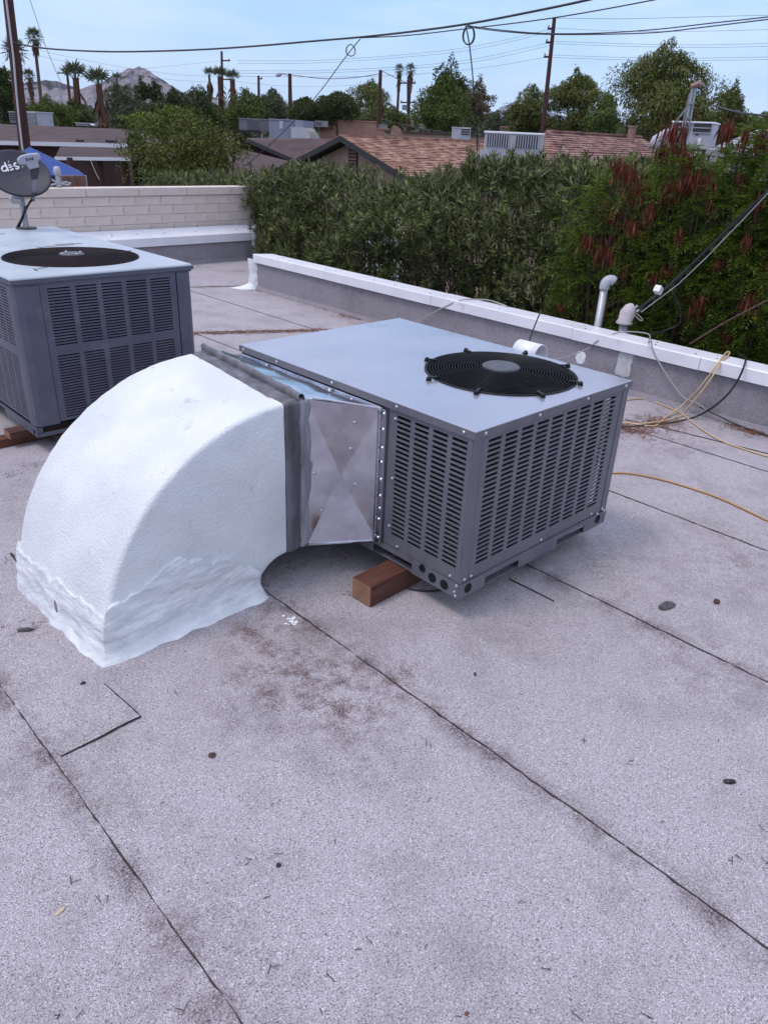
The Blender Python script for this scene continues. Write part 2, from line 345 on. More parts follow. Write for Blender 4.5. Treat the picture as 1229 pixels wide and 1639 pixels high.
# ------------------------------------------------------------------ roof
roof = MB()
roof.box(-6.5, 4.05, -5, 9.75, -.35, -.012); roof.box(4.05, 5.6, 7.12, 9.75, -.35, -.012)
roof = part('roof_deck', roof, M['slab'], kind='structure')
bw = MB(); bw.box(-6.4, 3.98, -4.9, 9.7, -3.5, -.36); bw.box(3.98, 5.5, 7.2, 9.7, -3.5, -.36)
part('building_wall', bw, M['offwhite'], kind='structure')
SEAMS = [-6.5, -5.2, -4.03, -2.86, -1.69, -.515, .665, 1.83, 3.0, 3.805]
def wob(y, k, a=.006): return a*mnoise.noise(Vector((y*1.3, k*7.1, 0))) + a*.6*mnoise.noise(Vector((y*9, k*3.3, 2))) + a*.35*mnoise.noise(Vector((y*31, k*3.3, 5)))
ys = np.arange(-5, 9.701, .05)
for k in range(len(SEAMS)-1):
    x0, x1 = SEAMS[k], SEAMS[k+1]; rows = []
    for y in ys:
        e = wob(y, k); z = .006+.0025*mnoise.noise(Vector((y*2.1, k*5, 1)))
        rows.append([(x0+e, y, -.011), (x0+e, y, z), (x0+.03, y, z-.0005), (x0+.16, y, .0005), ((x0+x1)/2, y, 0), (x1+.04 if k < len(SEAMS)-2 else x1, y, -.0005)])
    part('membrane_sheet', MB().grid(rows), M['roof'], roof)
    if 0 < k:
        rows = []
        for y in np.arange(-5, 9.7, .018):
            e = wob(y, k); wd = max(.0008, .0028+.0075*mnoise.noise(Vector((y*3.1, k*9, 0)))+.007*mnoise.noise(Vector((y*23, k, 4))))
            h = .0035+.0022*mnoise.noise(Vector((y*17, k, 9)))
            rows.append([(x0+e-wd, y, -.0015), (x0+e-wd*.5, y, h), (x0+e+.0015, y, h+.001), (x0+e+.003, y, .004)])
        part('seam_bead', MB().grid(rows), M['bitumen'], roof)
sh = MB(); sh.box(3.80, 5.45, 7.12, 9.7, -.011, .0006); part('membrane_sheet', sh, M['roof'], roof)
# cut patch beside the duct curb: a small sheet with its own dark edge
def zsheet(name, outline, z, m, mb=None, amp=.004):
    pts = []
    for i in range(len(outline)):
        a = np.array(outline[i]); b = np.array(outline[(i+1) % len(outline)]); n = max(2, int(np.linalg.norm(b-a)/.03))
        for j in range(n):
            p = a+(b-a)*j/n; pts.append((p[0]+amp*mnoise.noise(Vector((p[0]*30, p[1]*30, 1))), p[1]+amp*mnoise.noise(Vector((p[0]*30, p[1]*30, 7)))))
    return pts
pt = zsheet('p', [(-1.668, .338), (-1.368, .345), (-1.345, .66), (-1.69, .70)], 0, None)
o = part('membrane_sheet', MB().prism([(x, y, .0008) for x, y in pt], (0, 0, .006)), M['roof'], roof)
def bead(pts, wmax, name='seam_bead', mt='bitumen', par=roof, z=.0005):
    P0 = [Vector((float(p[0]), float(p[1]), 0)) for p in pts]; rows = []
    for i in range(len(P0)-1):
        a, b = P0[i], P0[i+1]; n = max(2, int((b-a).length/.016)); t = (b-a).normalized(); nn = Vector((-t.y, t.x, 0))
        for j in range(n+(i == len(P0)-2)):
            q = a+(b-a)*j/n; s = q.x*13+q.y*11
            wd = wmax*(.45+.55*mnoise.noise(Vector((s, 3, i)))+.5*mnoise.noise(Vector((s*4, 1, i)))); wd = max(wd, .0008); e = .005*mnoise.noise(Vector((s*.5, 8, 0)))
            rows.append([q+nn*(e-wd)+Vector((0, 0, z-.001)), q+nn*(e-wd*.3)+Vector((0, 0, z+.006)), q+nn*(e+wd*.4)+Vector((0, 0, z+.006)), q+nn*(e+wd)+Vector((0, 0, z-.001))])
    return part(name, MB().grid(rows), M[mt], par)
bead([(-1.387, .60), (-1.369, .342), (-1.668, .336)], .0058, z=.0045)
Z0 = lambda pts: [PX(x, y, 2, 0)[:2] for x, y in pts]
bead(Z0([(815, 927), (850, 945), (886, 963)]), .0042)
bead(Z0([(18, 886), (45, 922), (60, 940)]), .012)
bead(Z0([(1000, 672), (1080, 690), (1229, 727)]), .008)
bead(Z0([(305, 460), (350, 459), (412, 457)]), .016)
bead(Z0([(305, 533), (400, 530), (523, 528)]), .012)

# ------------------------------------------------------------------ parapet, curb, far block wall
par = thing('parapet', 'low grey parapet with white metal coping running along the right roof edge', 'parapet', (3.92, 2, 0))
rows = []
for y in np.arange(-4.5, 7.06, .07):
    b = .006*mnoise.noise(Vector((y*.9, 1, 0))); rows.append([(3.80-.035+b, y, -.004), (3.795+b, y, .05), (3.80+b*.6, y, .2), (3.80, y, .405), (4.05, y, .405), (4.05, y, -.3)])
m_ = MB().grid(rows); m_.add([(3.77, 7.05, -.004), (4.05, 7.05, -.004), (4.05, 7.05, .405), (3.80, 7.05, .405)], [(0, 1, 2, 3)])
part('parapet_wall', m_, M['parapet'], par)
joints = [7.03, 5.53, 3.75, 1.97, .75, -1.1, -2.9, -4.5]
for a, b in zip(joints[1:], joints):
    y0, y1 = a+.002, b-.002; dz = .002*random.uniform(-1, 1)
    prof = [(3.765, .365), (3.765, .462), (3.772, .470), (4.075, .452), (4.085, .445), (4.085, .35), (4.08, .35), (4.08, .44), (3.775, .458), (3.77, .365)]
    part('coping_panel', MB().prism([(x+dz, y0, z+dz) for x, z in prof], (0, y1-y0, 0)), M['coping'], par)
scr = MB()
scr.tube([(0, 0, 0), (0, 0, .004), (0, 0, .007)], [.009, .009, .005], 8); dscrew = scr.mesh('fastener', M['rust'])
for y in [6.6, 6.35, 5.62, 5.42, 4.75, 4.4, 3.85, 3.65, 2.9, 2.05, 1.9, 1.2, .84, .66, 0, -.6]:
    for xx in ((3.86,) if int(y*10) % 3 else (3.86, 3.98)):
        s_ = put('fastener', dscrew, par); s_.location = Vector((xx, y+.05*(xx > 3.9), .4655-(xx-3.772)*.0594))-Vector(par.location)
def blob(c, u, v, ru, rv, th, n=40, seed=0, p=2.5):
    c, u, v = Vector(c), Vector(u).normalized(), Vector(v).normalized(); nn = u.cross(v); rows = []
    for k, (s, h) in enumerate(((1, 0), (.93, .6), (.7, 1), (.35, .95), (.02, 1))):
        row = []
        for j in range(n):
            a = 2*math.pi*j/n; ca, sa = math.cos(a), math.sin(a); rr = (abs(ca)**p+abs(sa)**p)**(-1/p)*(1+.16*mnoise.noise(Vector((ca*2.5, sa*2.5, seed)))+.07*mnoise.noise(Vector((ca*9, sa*9, seed))))
            row.append(c+u*(ca*rr*ru*s)+v*(sa*rr*rv*s)+nn*(th*h*(1+.4*mnoise.noise(Vector((ca*4*s, sa*4*s, seed+5))))))
        rows.append(row)
    return MB().grid(rows, True)
part('mastic_patch', blob((3.796, 1.42, .265), (0, -1, 0), (.06, 0, 1), .072, .125, .006, seed=2, p=7), M['mastic_shaded'], par)
part('mastic_patch', blob((3.796, 1.86, .21), (0, -1, 0), (.03, 0, 1), .05, .06, .007, seed=4), M['mastic'], par)
part('mastic_patch', blob((3.796, 1.86, .105), (0, -1, 0), (.03, 0, 1), .014, .015, .005, seed=9), M['mastic'], par)
# mastic running down the parapet's far end
rows = []
for k in range(26):
    t = k/25; z = .40*(1-t); wv = .05+.02*mnoise.noise(Vector((z*9, 0, 3))); x = 3.785-.02*mnoise.noise(Vector((z*7, 4, 0)))
    fl = .22*max(0, (t-.8)/.2)**2
    rows.append([(x-.012-fl, 7.11+wv+fl*.7, z), (x-.025-fl*.6, 7.08, z+.004), (x-.022, 7.02, z+.004), (x+.02, 6.985-.01*math.sin(k), z)])
part('mastic_strip', MB().grid(rows), M['mastic'], par, smooth=True)

curb = thing('roof_curb', 'low grey upstand with white capping in front of the block wall', 'curb', (2, 9.3, 0))
c_ = MB()
rows = [[(-3+.0*x, 0, 0)] for x in ()]
rows = []
for x in np.arange(-3, 5.34, .1):
    b = .006*mnoise.noise(Vector((x, 3, 0))); rows.append([(x, 9.25+b, -.004), (x, 9.29+b, .05), (x, 9.30, .33), (x, 9.47, .33), (x, 9.47, 0)])
m_ = MB().grid(rows); m_.add([(5.3, 9.25, 0), (5.3, 9.47, 0), (5.3, 9.47, .33), (5.3, 9.30, .33)], [(0, 1, 2, 3)])
part('curb_wall', m_, M['parapet'], curb)
for a, b in ((-3, -.2), (-.197, 2.35), (2.353, 5.33)):
    prof = [(9.265, .31), (9.265, .43), (9.272, .437), (9.47, .535), (9.475, .53), (9.275, .425), (9.27, .31)]
    part('coping_panel', MB().prism([(a, y, z) for y, z in prof], (b-a, 0, 0)), M['coping'], curb)
for x in (2.9, 3.3, 3.75, 4.3, 5.05, 1.2, 2.0):
    s_ = put('fastener', dscrew, curb); s_.location = Vector((x, 9.36, .4815))-Vector(curb.location)
rows = []
for k in range(22):
    t = k/21; z = .54*(1-t); xx = 5.33+.03*mnoise.noise(Vector((z*8, 2, 2)))
    rows.append([(xx-.06, 9.24, z), (xx-.02, 9.215, z+.01), (xx+.06, 9.24, z+.01), (xx+.08, 9.49, z)])
part('mastic_strip', MB().grid(rows), M['mastic'], curb, smooth=True)

wall = thing('block_wall', 'cream painted slump block wall behind the roof, with flat cap course', 'wall', (2, 9.6, 0))
part('wall_core', MB().box(-3, 5.83, 9.512, 9.70, -3.4, 1.0), M['mortar'], wall)
CH, CW = .131, .405
bmesh_cache = []
for v in range(5):
    b_ = MB(); rr = random.Random(v)
    b_.box(0, CW-.0015, 0, .2, 0, CH-.006); b_.v = [(x+rr.uniform(-.003, .003), y+rr.uniform(-.004, .004) if y < .1 else y, z+rr.uniform(-.002, .002)) for x, y, z in b_.v]
    bmesh_cache.append(b_.mesh('brick', M['brick']))
half = MB().box(0, CW/2-.004, 0, .2, 0, CH-.006).mesh('brick', M['brick'])
for c in range(9):
    z = 1.0-CH*(c+1)+.003; x = 5.835-CW; first = True
    if c % 2 == 1:
        o = put('brick', half, wall); o.location = Vector((5.835-CW/2, 9.5, z))-Vector(wall.location); x = 5.835-CW*1.5
    while x > -2.2:
        o = put('brick', random.choice(bmesh_cache), wall); o.location = Vector((x, 9.5+random.uniform(-.003, .003), z))-Vector(wall.location); x -= CW
x = 5.86
while x > -2.2:
    o = part('cap_block', MB().box(x-.80, x-.004, 9.472, 9.73, 1.003, 1.118), M['brick'], wall, bevel=.006, seg=1); x -= .804

# ------------------------------------------------------------------ perforated panels
def slot_panel(mb, o, u, v, n, W, H, cols, rws, th=.006, ch=0):
    """sheet with rows x columns of slots, thickness inwards; cols/rws are lists of (a,b)."""
    o, u, v, n = Vector(o), Vector(u), Vector(v), Vector(n)
    us = sorted({0, W, *[q for c in cols for q in c]}); vs_ = sorted({0, H, *[q for c in rws for q in c]})
    cs = {c[0] for c in cols}; rs = {c[0] for c in rws}
    idx = {}
    base = len(mb.v)
    vv = []
    for j, b in enumerate(vs_):
        for i, a in enumerate(us): vv.append(o+u*a+v*b)
    nu = len(us); nv = len(vs_); fs = []; ex = []; exf = []
    for j in range(nv-1):
        for i in range(nu-1):
            if us[i] in cs and vs_[j] in rs:
                a0, a1, b0, b1 = us[i], us[i+1], vs_[j], vs_[j+1]; k = len(vv)+len(ex)
                cc = ch
                ring = [(a0+cc, b0), (a1-cc, b0), (a1, b0+cc*.7), (a1, b1-cc*.7), (a1-cc, b1), (a0+cc, b1), (a0, b1-cc*.7), (a0, b0+cc*.7)] if ch else [(a0, b0), (a1, b0), (a1, b1), (a0, b1)]
                m = len(ring)
                ex += [o+u*a+v*b for a, b in ring]+[o+u*a+v*b-n*th for a, b in ring]
                exf += [(k+q, k+(q+1) % m, k+m+(q+1) % m, k+m+q) for q in range(m)]
                if ch:
                    A, B, C, D = j*nu+i, j*nu+i+1, (j+1)*nu+i+1, (j+1)*nu+i
                    exf += [(A, k, k+7), (B, k+2, k+1), (C, k+4, k+3), (D, k+6, k+5)]
            else: fs.append((j*nu+i, j*nu+i+1, (j+1)*nu+i+1, (j+1)*nu+i))
    mb.add(vv+ex, fs+exf); return mb

def ring_panel(x0, x1, y0, y1, z, cx, cy, r, th, n=64):
    mb = MB(); circ = []; rect = []
    for k in range(n):
        a = 2*math.pi*k/n; c, s = math.cos(a), math.sin(a); circ.append((cx+r*c, cy+r*s))
        tx = ((x1-cx) if c > 0 else (x0-cx))/c if abs(c) > 1e-6 else 1e9; ty = ((y1-cy) if s > 0 else (y0-cy))/s if abs(s) > 1e-6 else 1e9
        t = min(tx, ty); rect.append((cx+t*c, cy+t*s))
    for (X, Y) in ((x0, y0), (x1, y0), (x1, y1), (x0, y1)):     # snap nearest to corner
        i = min(range(n), key=lambda q: (rect[q][0]-X)**2+(rect[q][1]-Y)**2); rect[i] = (X, Y)
    mb.add([(x, y, z) for x, y in circ]+[(x, y, z) for x, y in rect]+[(x, y, z-th) for x, y in circ]+[(x, y, z-th) for x, y in rect],
           [(k, n+k, n+(k+1) % n, (k+1) % n) for k in range(n)]+[(k, (k+1) % n, 2*n+(k+1) % n, 2*n+k) for k in range(n)]+[(n+k, 3*n+k, 3*n+(k+1) % n, n+(k+1) % n) for k in range(n)])
    return mb
def fan_set(root, cx, cy, z, r, guard_mat, hub_mat, nring, hubr, clips, wire=.0021, nspoke=4, dome=.025):
    gd = MB()
    for k in range(nring):
        rr = hubr*.95+(r-hubr*.95)*(k+1)/nring; zz = z+dome*(1-(rr/r)**2)+.004
        gd.tube([(cx+rr*math.cos(a), cy+rr*math.sin(a), zz) for a in np.linspace(0, 2*math.pi, 57)], wire, 5, False)
    for k in range(nspoke*2):
        a = math.pi*k/nspoke+.3; gd.tube([(cx+q*math.cos(a), cy+q*math.sin(a), z+dome*(1-(q/r)**2)+.001) for q in np.linspace(hubr*.8, r+.012, 7)], wire, 5)
    part('fan_guard', gd, guard_mat, root, smooth=True)
    h = MB(); h.tube([(cx, cy, z+dome-.012), (cx, cy, z+dome+.008), (cx, cy, z+dome+.014)], [hubr, hubr, hubr*.9], 32); part('guard_hub', h, hub_mat, root)
    wl = MB(); n = 48
    wl.grid([[(cx+r*math.cos(2*math.pi*k/n), cy+r*math.sin(2*math.pi*k/n), zz) for k in range(n)] for zz in (z-.004, z-.16, z-.3)], True); part('fan_shroud', wl, M['dark'], root, smooth=True)
    part('fan_motor', MB().tube([(cx, cy, z-.28), (cx, cy, z-.05), (cx, cy, z-.04)], [.085, .085, .05], 20), M['dark'], root)
    for k in range(4):
        a0 = 2*math.pi*k/4+.5; rows = []
        for q in np.linspace(.08, r*.95, 8):
            wv = .10+.5*q; rows.append([(cx+q*math.cos(a0+s*(.55-.1*q)), cy+q*math.sin(a0+s*(.55-.1*q)), z-.13+s*.045) for s in (-1, -.5, 0, .5, 1)])
        part('fan_blade', MB().grid(rows), M['midgrey'] if False else M['dark'], root, smooth=True)
    for (x, y) in clips:
        d = Vector((cx-x, cy-y, 0)).normalized()
        c = MB(); c.tube([Vector((x, y, z+.001)), Vector((x, y, z+.014)), Vector((x, y, z+.02))], [.014, .012, .007], 10); c.bar(Vector((x, y, z+.012)), Vector((x, y, z+.014))+d*.05, .014, .006)
        part('guard_clip', c, M['blackwire'], root)
    sr = MB(); sr.tube([(cx+(r+.008)*math.cos(a), cy+(r+.008)*math.sin(a), z+.002) for a in np.linspace(0, 2*math.pi, 65)], .005, 6, False); part('fan_rim', sr, M['blackwire'] if guard_mat is M['blackwire'] else guard_mat, root, smooth=True)
screw_me = MB().tube([(0, 0, 0), (0, 0, .003), (0, 0, .006)], [.0085, .008, .004], 8).mesh('screw', M['screw'])
def screw(root, p, n):
    o = put('screw', screw_me, root); o.location = Vector(p)-world_loc(root); o.rotation_euler = Vector(n).to_track_quat('Z', 'Y').to_euler(); return o

# ------------------------------------------------------------------ main rooftop unit
AC = thing('rooftop_air_conditioner', 'new grey packaged air conditioner with slotted sides and black fan guard, beside the parapet', 'air conditioner', (.6, .8, .12))
X1, Y1, ZB, ZR, ZT, LIP = 1.19, 1.65, .12, .195, .92, .884
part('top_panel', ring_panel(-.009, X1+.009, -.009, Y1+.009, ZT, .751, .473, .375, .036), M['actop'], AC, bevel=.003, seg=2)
lp = MB(); lp.box(-.0115, X1+.0115, -.0115, -.0095, LIP, ZT-.003); part('lip_shade', lp, M['acgrey'], AC)  # added strip painting the upright lip in its darker, shaded tone
lp = MB(); lp.box(-.0115, -.0095, -.009, Y1+.0115, LIP, ZT-.003); part('lip_shade', lp, M['acgrey'], AC)
PIT, SH, NR = .0234, .0142, 26
rws = [(.066+k*PIT, .066+k*PIT+SH) for k in range(NR)]
p_ = MB(); slot_panel(p_, (0, .465, ZR), (0, -1, 0), (0, 0, 1), (-1, 0, 0), .465-.006, LIP-ZR, [(.02+k*.1085, .02+k*.1085+.086) for k in range(4)], rws, ch=.005)
part('louvre_panel', p_, M['acgrey'], AC)
p_ = MB(); slot_panel(p_, (.055, 0, ZR), (1, 0, 0), (0, 0, 1), (0, -1, 0), X1-.055-.05, LIP-ZR, [(.038+k*.113, .038+k*.113+.088) for k in range(9)], rws, ch=.005)
part('louvre_panel', p_, M['acgrey'], AC)
pp = MB(); pp.box(-.004, .05, -.004, .004, ZR+.001, LIP-.001); pp.box(-.004, .004, .0045, .03, ZR+.001, LIP-.001); part('corner_post', pp, M['acgrey'], AC, bevel=.0025)
pp = MB(); pp.box(X1-.048, X1+.004, -.004, .004, ZR+.001, LIP-.001); pp.box(X1-.004, X1+.004, .0045, .05, ZR+.001, LIP-.001); part('corner_post', pp, M['acgrey'], AC, bevel=.0025)
sd_ = MB(); sd_.box(.002, .012, .466, Y1, ZR, LIP); sd_.box(X1-.012, X1-.002, .05, Y1, ZR, LIP); sd_.box(.013, X1-.013, Y1-.012, Y1-.002, ZR, LIP); part('side_panel', sd_, M['acgrey'], AC)
ci = MB(); ci.box(.04, .06, .04, .46, ZR, LIP-.01); ci.box(.04, X1-.04, .035, .055, ZR, LIP-.01); part('condenser_coil', ci, M['coil'], AC)
fl = MB(); fl.box(.015, X1-.015, .015, Y1-.015, ZR-.02, ZR-.005); part('base_pan', fl, M['acgrey'], AC)
# base rails with fork pockets
def rail_poly(length, cuts, holes):
    """front view of a rail as slot_panel-like strips: list of (a,b,z0,z1)"""
    out_ = []; a = 0
    for c0, c1 in cuts: out_ += [(a, c0, ZB, ZR), (c0, c1, ZR-.026, ZR)]; a = c1
    return out_+[(a, length, ZB, ZR)]
def disc_hole(mb, c, n, r=.024): mb.tube([Vector(c), Vector(c)+Vector(n)*.0016], r, 18)
br = MB()
for a, b, z0, z1 in rail_poly(X1+.01, [(.175, .43), (.745, .995)], []): br.box(a-.005, b-.005, -.008, -.002, z0, z1-.001)
br.box(-.005, X1+.005, -.0015, .03, ZB, ZB+.004)
part('base_rail', br, M['acgrey'], AC)
br = MB()
for a, b, z0, z1 in rail_poly(Y1+.01, [(.296, .56), (1.0, 1.26)], []): br.box(-.008, -.002, a-.0015, b-.005, z0, z1-.001)
br.box(-.0015, .03, .0305, Y1, ZB, ZB+.004)
part('base_rail', br, M['acgrey'], AC)
br = MB(); br.box(X1+.002, X1+.008, -.0015, Y1, ZB, ZR-.001); part('base_rail', br, M['acgrey'], AC)
hl = MB()
for c in ((.05, -.0085, .16), (1.117, -.0085, .163)): disc_hole(hl, c, (0, -1, 0))
for y, z in ((.083, .156), (.158, .158), (.222, .178)): disc_hole(hl, (-.0085, y, z), (-1, 0, 0), .024 if y < .2 else .02)
part('rail_hole', hl, M['dark'], AC, kind='stuff')
# coil end bends seen through the last column of slots
cb = MB()
for k in range(25):
    z = .29+k*.0228
    cb.tube([(1.035+.036*math.cos(a), .016, z+.010*math.sin(a)) for a in np.linspace(0, 2*math.pi, 11)], .0065, 5, False)
part('coil_tubes', cb, M['chrome'], AC, smooth=True)
zz = MB()
for (y, k0) in ((.075, 0),):
    pts = [(.028, y+(.04 if k % 2 else -.035), .27+k*.0235) for k in range(26)]; zz.tube(pts, .0035, 4)
part('fin_guard', zz, M['midgrey'], AC)
fan_set(AC, .751, .473, ZT, .372, M['blackwire'], M['hub'], 20, .095, [(.35, .591), (.373, .313), (.59, .099), (.90, .100), (1.124, .324), (1.155, .62), (.914, .845), (.595, .837)])
for x in (.05, .42, .80, 1.14): screw(AC, (x, -.0118, .902), (0, -1, 0))
for y in (.05, .44, .88, 1.32, 1.62): screw(AC, (-.0118, y, .902), (-1, 0, 0))
for p in ((.02, -.005, .215), (.07, -.001, .212), (.6, -.001, .212), (1.05, -.001, .212), (1.10, -.009, .20), (1.165, -.009, .2), (1.15, -.005, .213)): screw(AC, p, (0, -1, 0))
for p in ((-.001, .06, .212), (-.001, .40, .212), (-.009, .02, .150), (-.009, .012, .185), (-.009, .013, .132), (-.001, .46, .30), (-.001, .455, .84), (-.001, .455, .55)): screw(AC, p, (-1, 0, 0))
ha, hb = PX(836, 560, 0, 1.34), PX(872, 566, 0, 1.34)
rows = []
for k in range(13):
    a = math.pi*(k/12)*1.3-.5; rows.append([(1.30+.062*math.cos(a), y, .885+.062*math.sin(a)) for y in (ha[1], hb[1])])
fh = MB().grid(rows); hood = part('flue_hood', fh, M['coping'], AC, smooth=True); sm = hood.modifiers.new('s', 'SOLIDIFY'); sm.thickness = .004

# ------------------------------------------------------------------ white duct elbow
EL = thing('duct_elbow', 'white coated duct elbow curving down into the roof, joined to the new unit', 'duct', (-.9, 1.1, 0))
YN, YF, ZI = .74, 1.51, .165
def Rf(y): return .912+(.965-.912)*(y-YN)/(YF-YN)
def section(nper=26, cr_=.022):
    """(s in 0..1 around, rho fraction f, y) rounded rectangle between inner radius and outer radius"""
    pts = []
    rin = ZI
    def seg(a, b, n): 
        for k in range(n): pts.append(tuple(a[i]+(b[i]-a[i])*k/n for i in range(2)))
    def arc(c, a0, a1, n=5):
        for k in range(n): a = a0+(a1-a0)*k/n; pts.append((c[0]+cr_*math.cos(a), c[1]+cr_*math.sin(a)))
    # coordinates: (rho, y); start outer near corner
    Ro0 = .912; Ro1 = .965; h = math.pi/2
    seg((Ro0, YN+cr_), (Ro1, YF-cr_), nper); arc((Ro1-cr_, YF-cr_), 0, h)
    seg((Ro1-cr_, YF), (rin+cr_, YF), nper); arc((rin+cr_, YF-cr_), h, 2*h)
    seg((rin, YF-cr_), (rin, YN+cr_), 10); arc((rin+cr_, YN+cr_), 2*h, 3*h)
    seg((rin+cr_, YN), (Ro0-cr_, YN), nper); arc((Ro0-cr_, YN+cr_), 3*h, 4*h)
    return pts
SEC = section(); rows = []
for k in range(57):
    th = R(90+k/56*92); row = []
    for rho, y in SEC:
        p = Vector((-.40+rho*math.cos(th), y, rho*math.sin(th)))
        q = Vector((math.cos(th)*(.5 if rho > .5 else -.5), (y-1.12)*1.5, math.sin(th)*.5)).normalized()
        d = .010*mnoise.noise(p*2.6)+.0045*mnoise.noise(p*9)+.0028*mnoise.noise(p*24)
        row.append(p+q*d)
    rows.append(row)
e_ = MB().grid(rows, True)
part('elbow_shell', e_, M['elasto'], EL, smooth=True)
# thick mastic skirt at the foot
per = []
def B(s, z):                     # point + outward normal on the elbow at perimeter s (0..4) and height z
    f = s % 1; k = int(s) % 4
    xo = lambda y: -.40-math.sqrt(max(.01, Rf(y)**2-z*z)); xi = -.56
    if k == 0: y = YF+(YN-YF)*f; return Vector((xo(y), y, z)), Vector((-1, 0, 0))        # outer (-X) face, far to near
    if k == 1: x = xo(YN)+(xi-xo(YN))*f; return Vector((x, YN, z)), Vector((0, -1, 0))    # near face
    if k == 2: y = YN+(YF-YN)*f; return Vector((xi, y, z)), Vector((1, 0, 0))
    x = xi+(xo(YF)-xi)*f; return Vector((x, YF, z)), Vector((0, 1, 0))
NS = 520; NT = 48; rows = [[] for _ in range(NT+1)]
for i in range(NS):
    s = 4*i/NS; k = int(s); f = s-k
    c = min(f, 1-f); b = math.exp(-(c/.03)**2)*.5
    n0 = B(k+.5, 0)[1]; n1 = B(k+(1.5 if f > .5 else 3.5), 0)[1]; nn = (n0*(1-b)+n1*b).normalized()
    top = .235+.04*mnoise.noise(Vector((s*4, 0, 1)))+.03*mnoise.noise(Vector((s*13, 0, 5)))+.008*mnoise.noise(Vector((s*37, 0, 7)))
    if k == 1: top += .10*math.sin(math.pi*min(1, max(0, (f-.05)/.8)))*1.0 - .10*max(0, f-.8)/.2
    if k == 0: top -= .03
    if k == 2: top = .13
    for t in range(NT+1):
        u = t/NT; z = top*u
        p, _ = B(s, z)
        thick = .011+.005*mnoise.noise(Vector((p.x*6, p.y*6, z*12)))+.0035*mnoise.noise(Vector((p.x*8, p.y*8, z*34)))+.0055*abs(mnoise.noise(Vector((p.x*7+z*5, p.y*7, z*22))))+.002*mnoise.noise(Vector((p.x*30, p.y*30, z*50)))
        thick += (.040 if k == 1 else .012+.028*max(0, min(1, (f-.1)/.8)) if k == 0 else .012)*math.exp(-z/.026)*(1+.6*mnoise.noise(Vector((s*9, 2, 0))))+.003*math.sin(z*60+3*mnoise.noise(Vector((s*3, 1, 1))))*(1-u)
        if k == 2: thick *= .5
        if t == NT: thick = -.012
        rows[t].append(p+nn*thick+Vector((0, 0, -.002 if t == 0 else 0)))
part('mastic_skirt', MB().grid(rows, True), M['skirt'], EL, smooth=True)
q = PX(97, 968, 0, -1.385); part('worn_patch', blob((q[0]-.017, q[1], q[2]), (0, -1, 0), (0, 0, 1), .012, .03, .004, seed=3), M['parapet'], EL)
# sealant band round the flange
def band(name, x0, x1, grow, m, parent, raga=.02, ragb=.02, sub=5):
    rows = [[] for _ in range(sub+1)]
    for i, (rho, y) in enumerate(SEC):
        c = Vector((0, y-1.125, rho-.54)); n = Vector((0, c.y/.39, c.z/.38)); n = Vector((0, n.y**5, n.z**5)).normalized()
        a = x0+raga*mnoise.noise(Vector((y*11, rho*11, 1)))+raga*.6*mnoise.noise(Vector((y*41, rho*41, 2)))
        b = x1+ragb*mnoise.noise(Vector((y*9, rho*9, 6)))+ragb*.6*mnoise.noise(Vector((y*37, rho*37, 8)))
        for t in range(sub+1):
            u = t/sub; gq = grow*(math.sin(math.pi*min(1, max(0, u)))**.4)*(1+.3*mnoise.noise(Vector((y*30, rho*30, u*4))))-.012*(1 if t in (0, sub) else 0)
            rows[t].append(Vector((a+(b-a)*u, y, rho))+n*gq)
    return part(name, MB().grid(rows, True), m, parent, smooth=True)
band('sealant_band', -.406, -.30, .006, M['sealant'], EL, .022, .016)
band('sealant_smear', -.318, -.248, .0045, M['smear'], EL, .012, .035)
rg = MB(); rows = []
for y in np.linspace(YN-.004, YF+.02, 60):          # upstanding drive cleat along the top
    z = Rf(y); h = .03+.008*mnoise.noise(Vector((y*19, 1, 1))); rows.append([(-.318, y, z-.005), (-.322, y, z+h*.8), (-.306, y, z+h), (-.292, y, z+h*.7), (-.288, y, z-.005)])
part('drive_cleat', rg.grid(rows), M['sealant'], EL, smooth=True)

# ------------------------------------------------------------------ sheet-metal transition
TR = thing('duct_transition', 'bright galvanised sheet metal transition between white elbow and grey unit', 'duct', (-.15, 1.1, .2))
A = [Vector((-.27, YN+.006, .907)), Vector((-.27, YF-.006, .96)), Vector((-.27, YF-.006, .17)), Vector((-.27, YN+.006, .17))]
Bq = [Vector((-.012, .53, .868)), Vector((-.012, 1.63, .868)), Vector((-.012, 1.63, .197)), Vector((-.012, .53, .197))]
def face4(a, b, c, d, bulge, n, cen=None):
    m = cen if cen is not None else (a+b+c+d)/4+Vector(n)*bulge; return MB().add([a, b, c, d, m], [(0, 1, 4), (1, 2, 4), (2, 3, 4), (3, 0, 4)])
part('side_sheet', face4(A[3], Bq[3], Bq[0], A[0], .0, (-.5, -1, 0), (A[3]+Bq[3]+Bq[0]+A[0])/4+Vector((.03, .055, -.02))), M['galv'], TR)
part('side_sheet', face4(A[1], Bq[1], Bq[2], A[2], .012, (-.5, 1, 0)), M['galv'], TR)
tp = MB(); rows = []
for k in range(9):
    u = k/8; a = A[0].lerp(Bq[0], u); b = A[1].lerp(Bq[1], u); rows.append([a.lerp(b, j/20)+Vector((0, 0, .005*mnoise.noise(Vector((u*2, j*.35, 3)))+.004*math.sin(math.pi*u))) for j in range(21)])
part('top_sheet', tp.grid(rows), M['galv'], TR, smooth=True)
part('bottom_sheet', MB().add([A[3], A[2], Bq[2], Bq[3]], [(0, 1, 2, 3)]), M['galv'], TR)
ed = MB(); ed.tube([A[0]+Vector((.03, -.003, .002)), Bq[0]+Vector((-.005, -.003, .003))], .006, 6); part('seam_edge', ed, M['galv'], TR); ed = MB(); ed.tube([A[3]+Vector((0, -.003, 0)), Bq[3]+Vector((-.005, -.003, 0))], .006, 6)
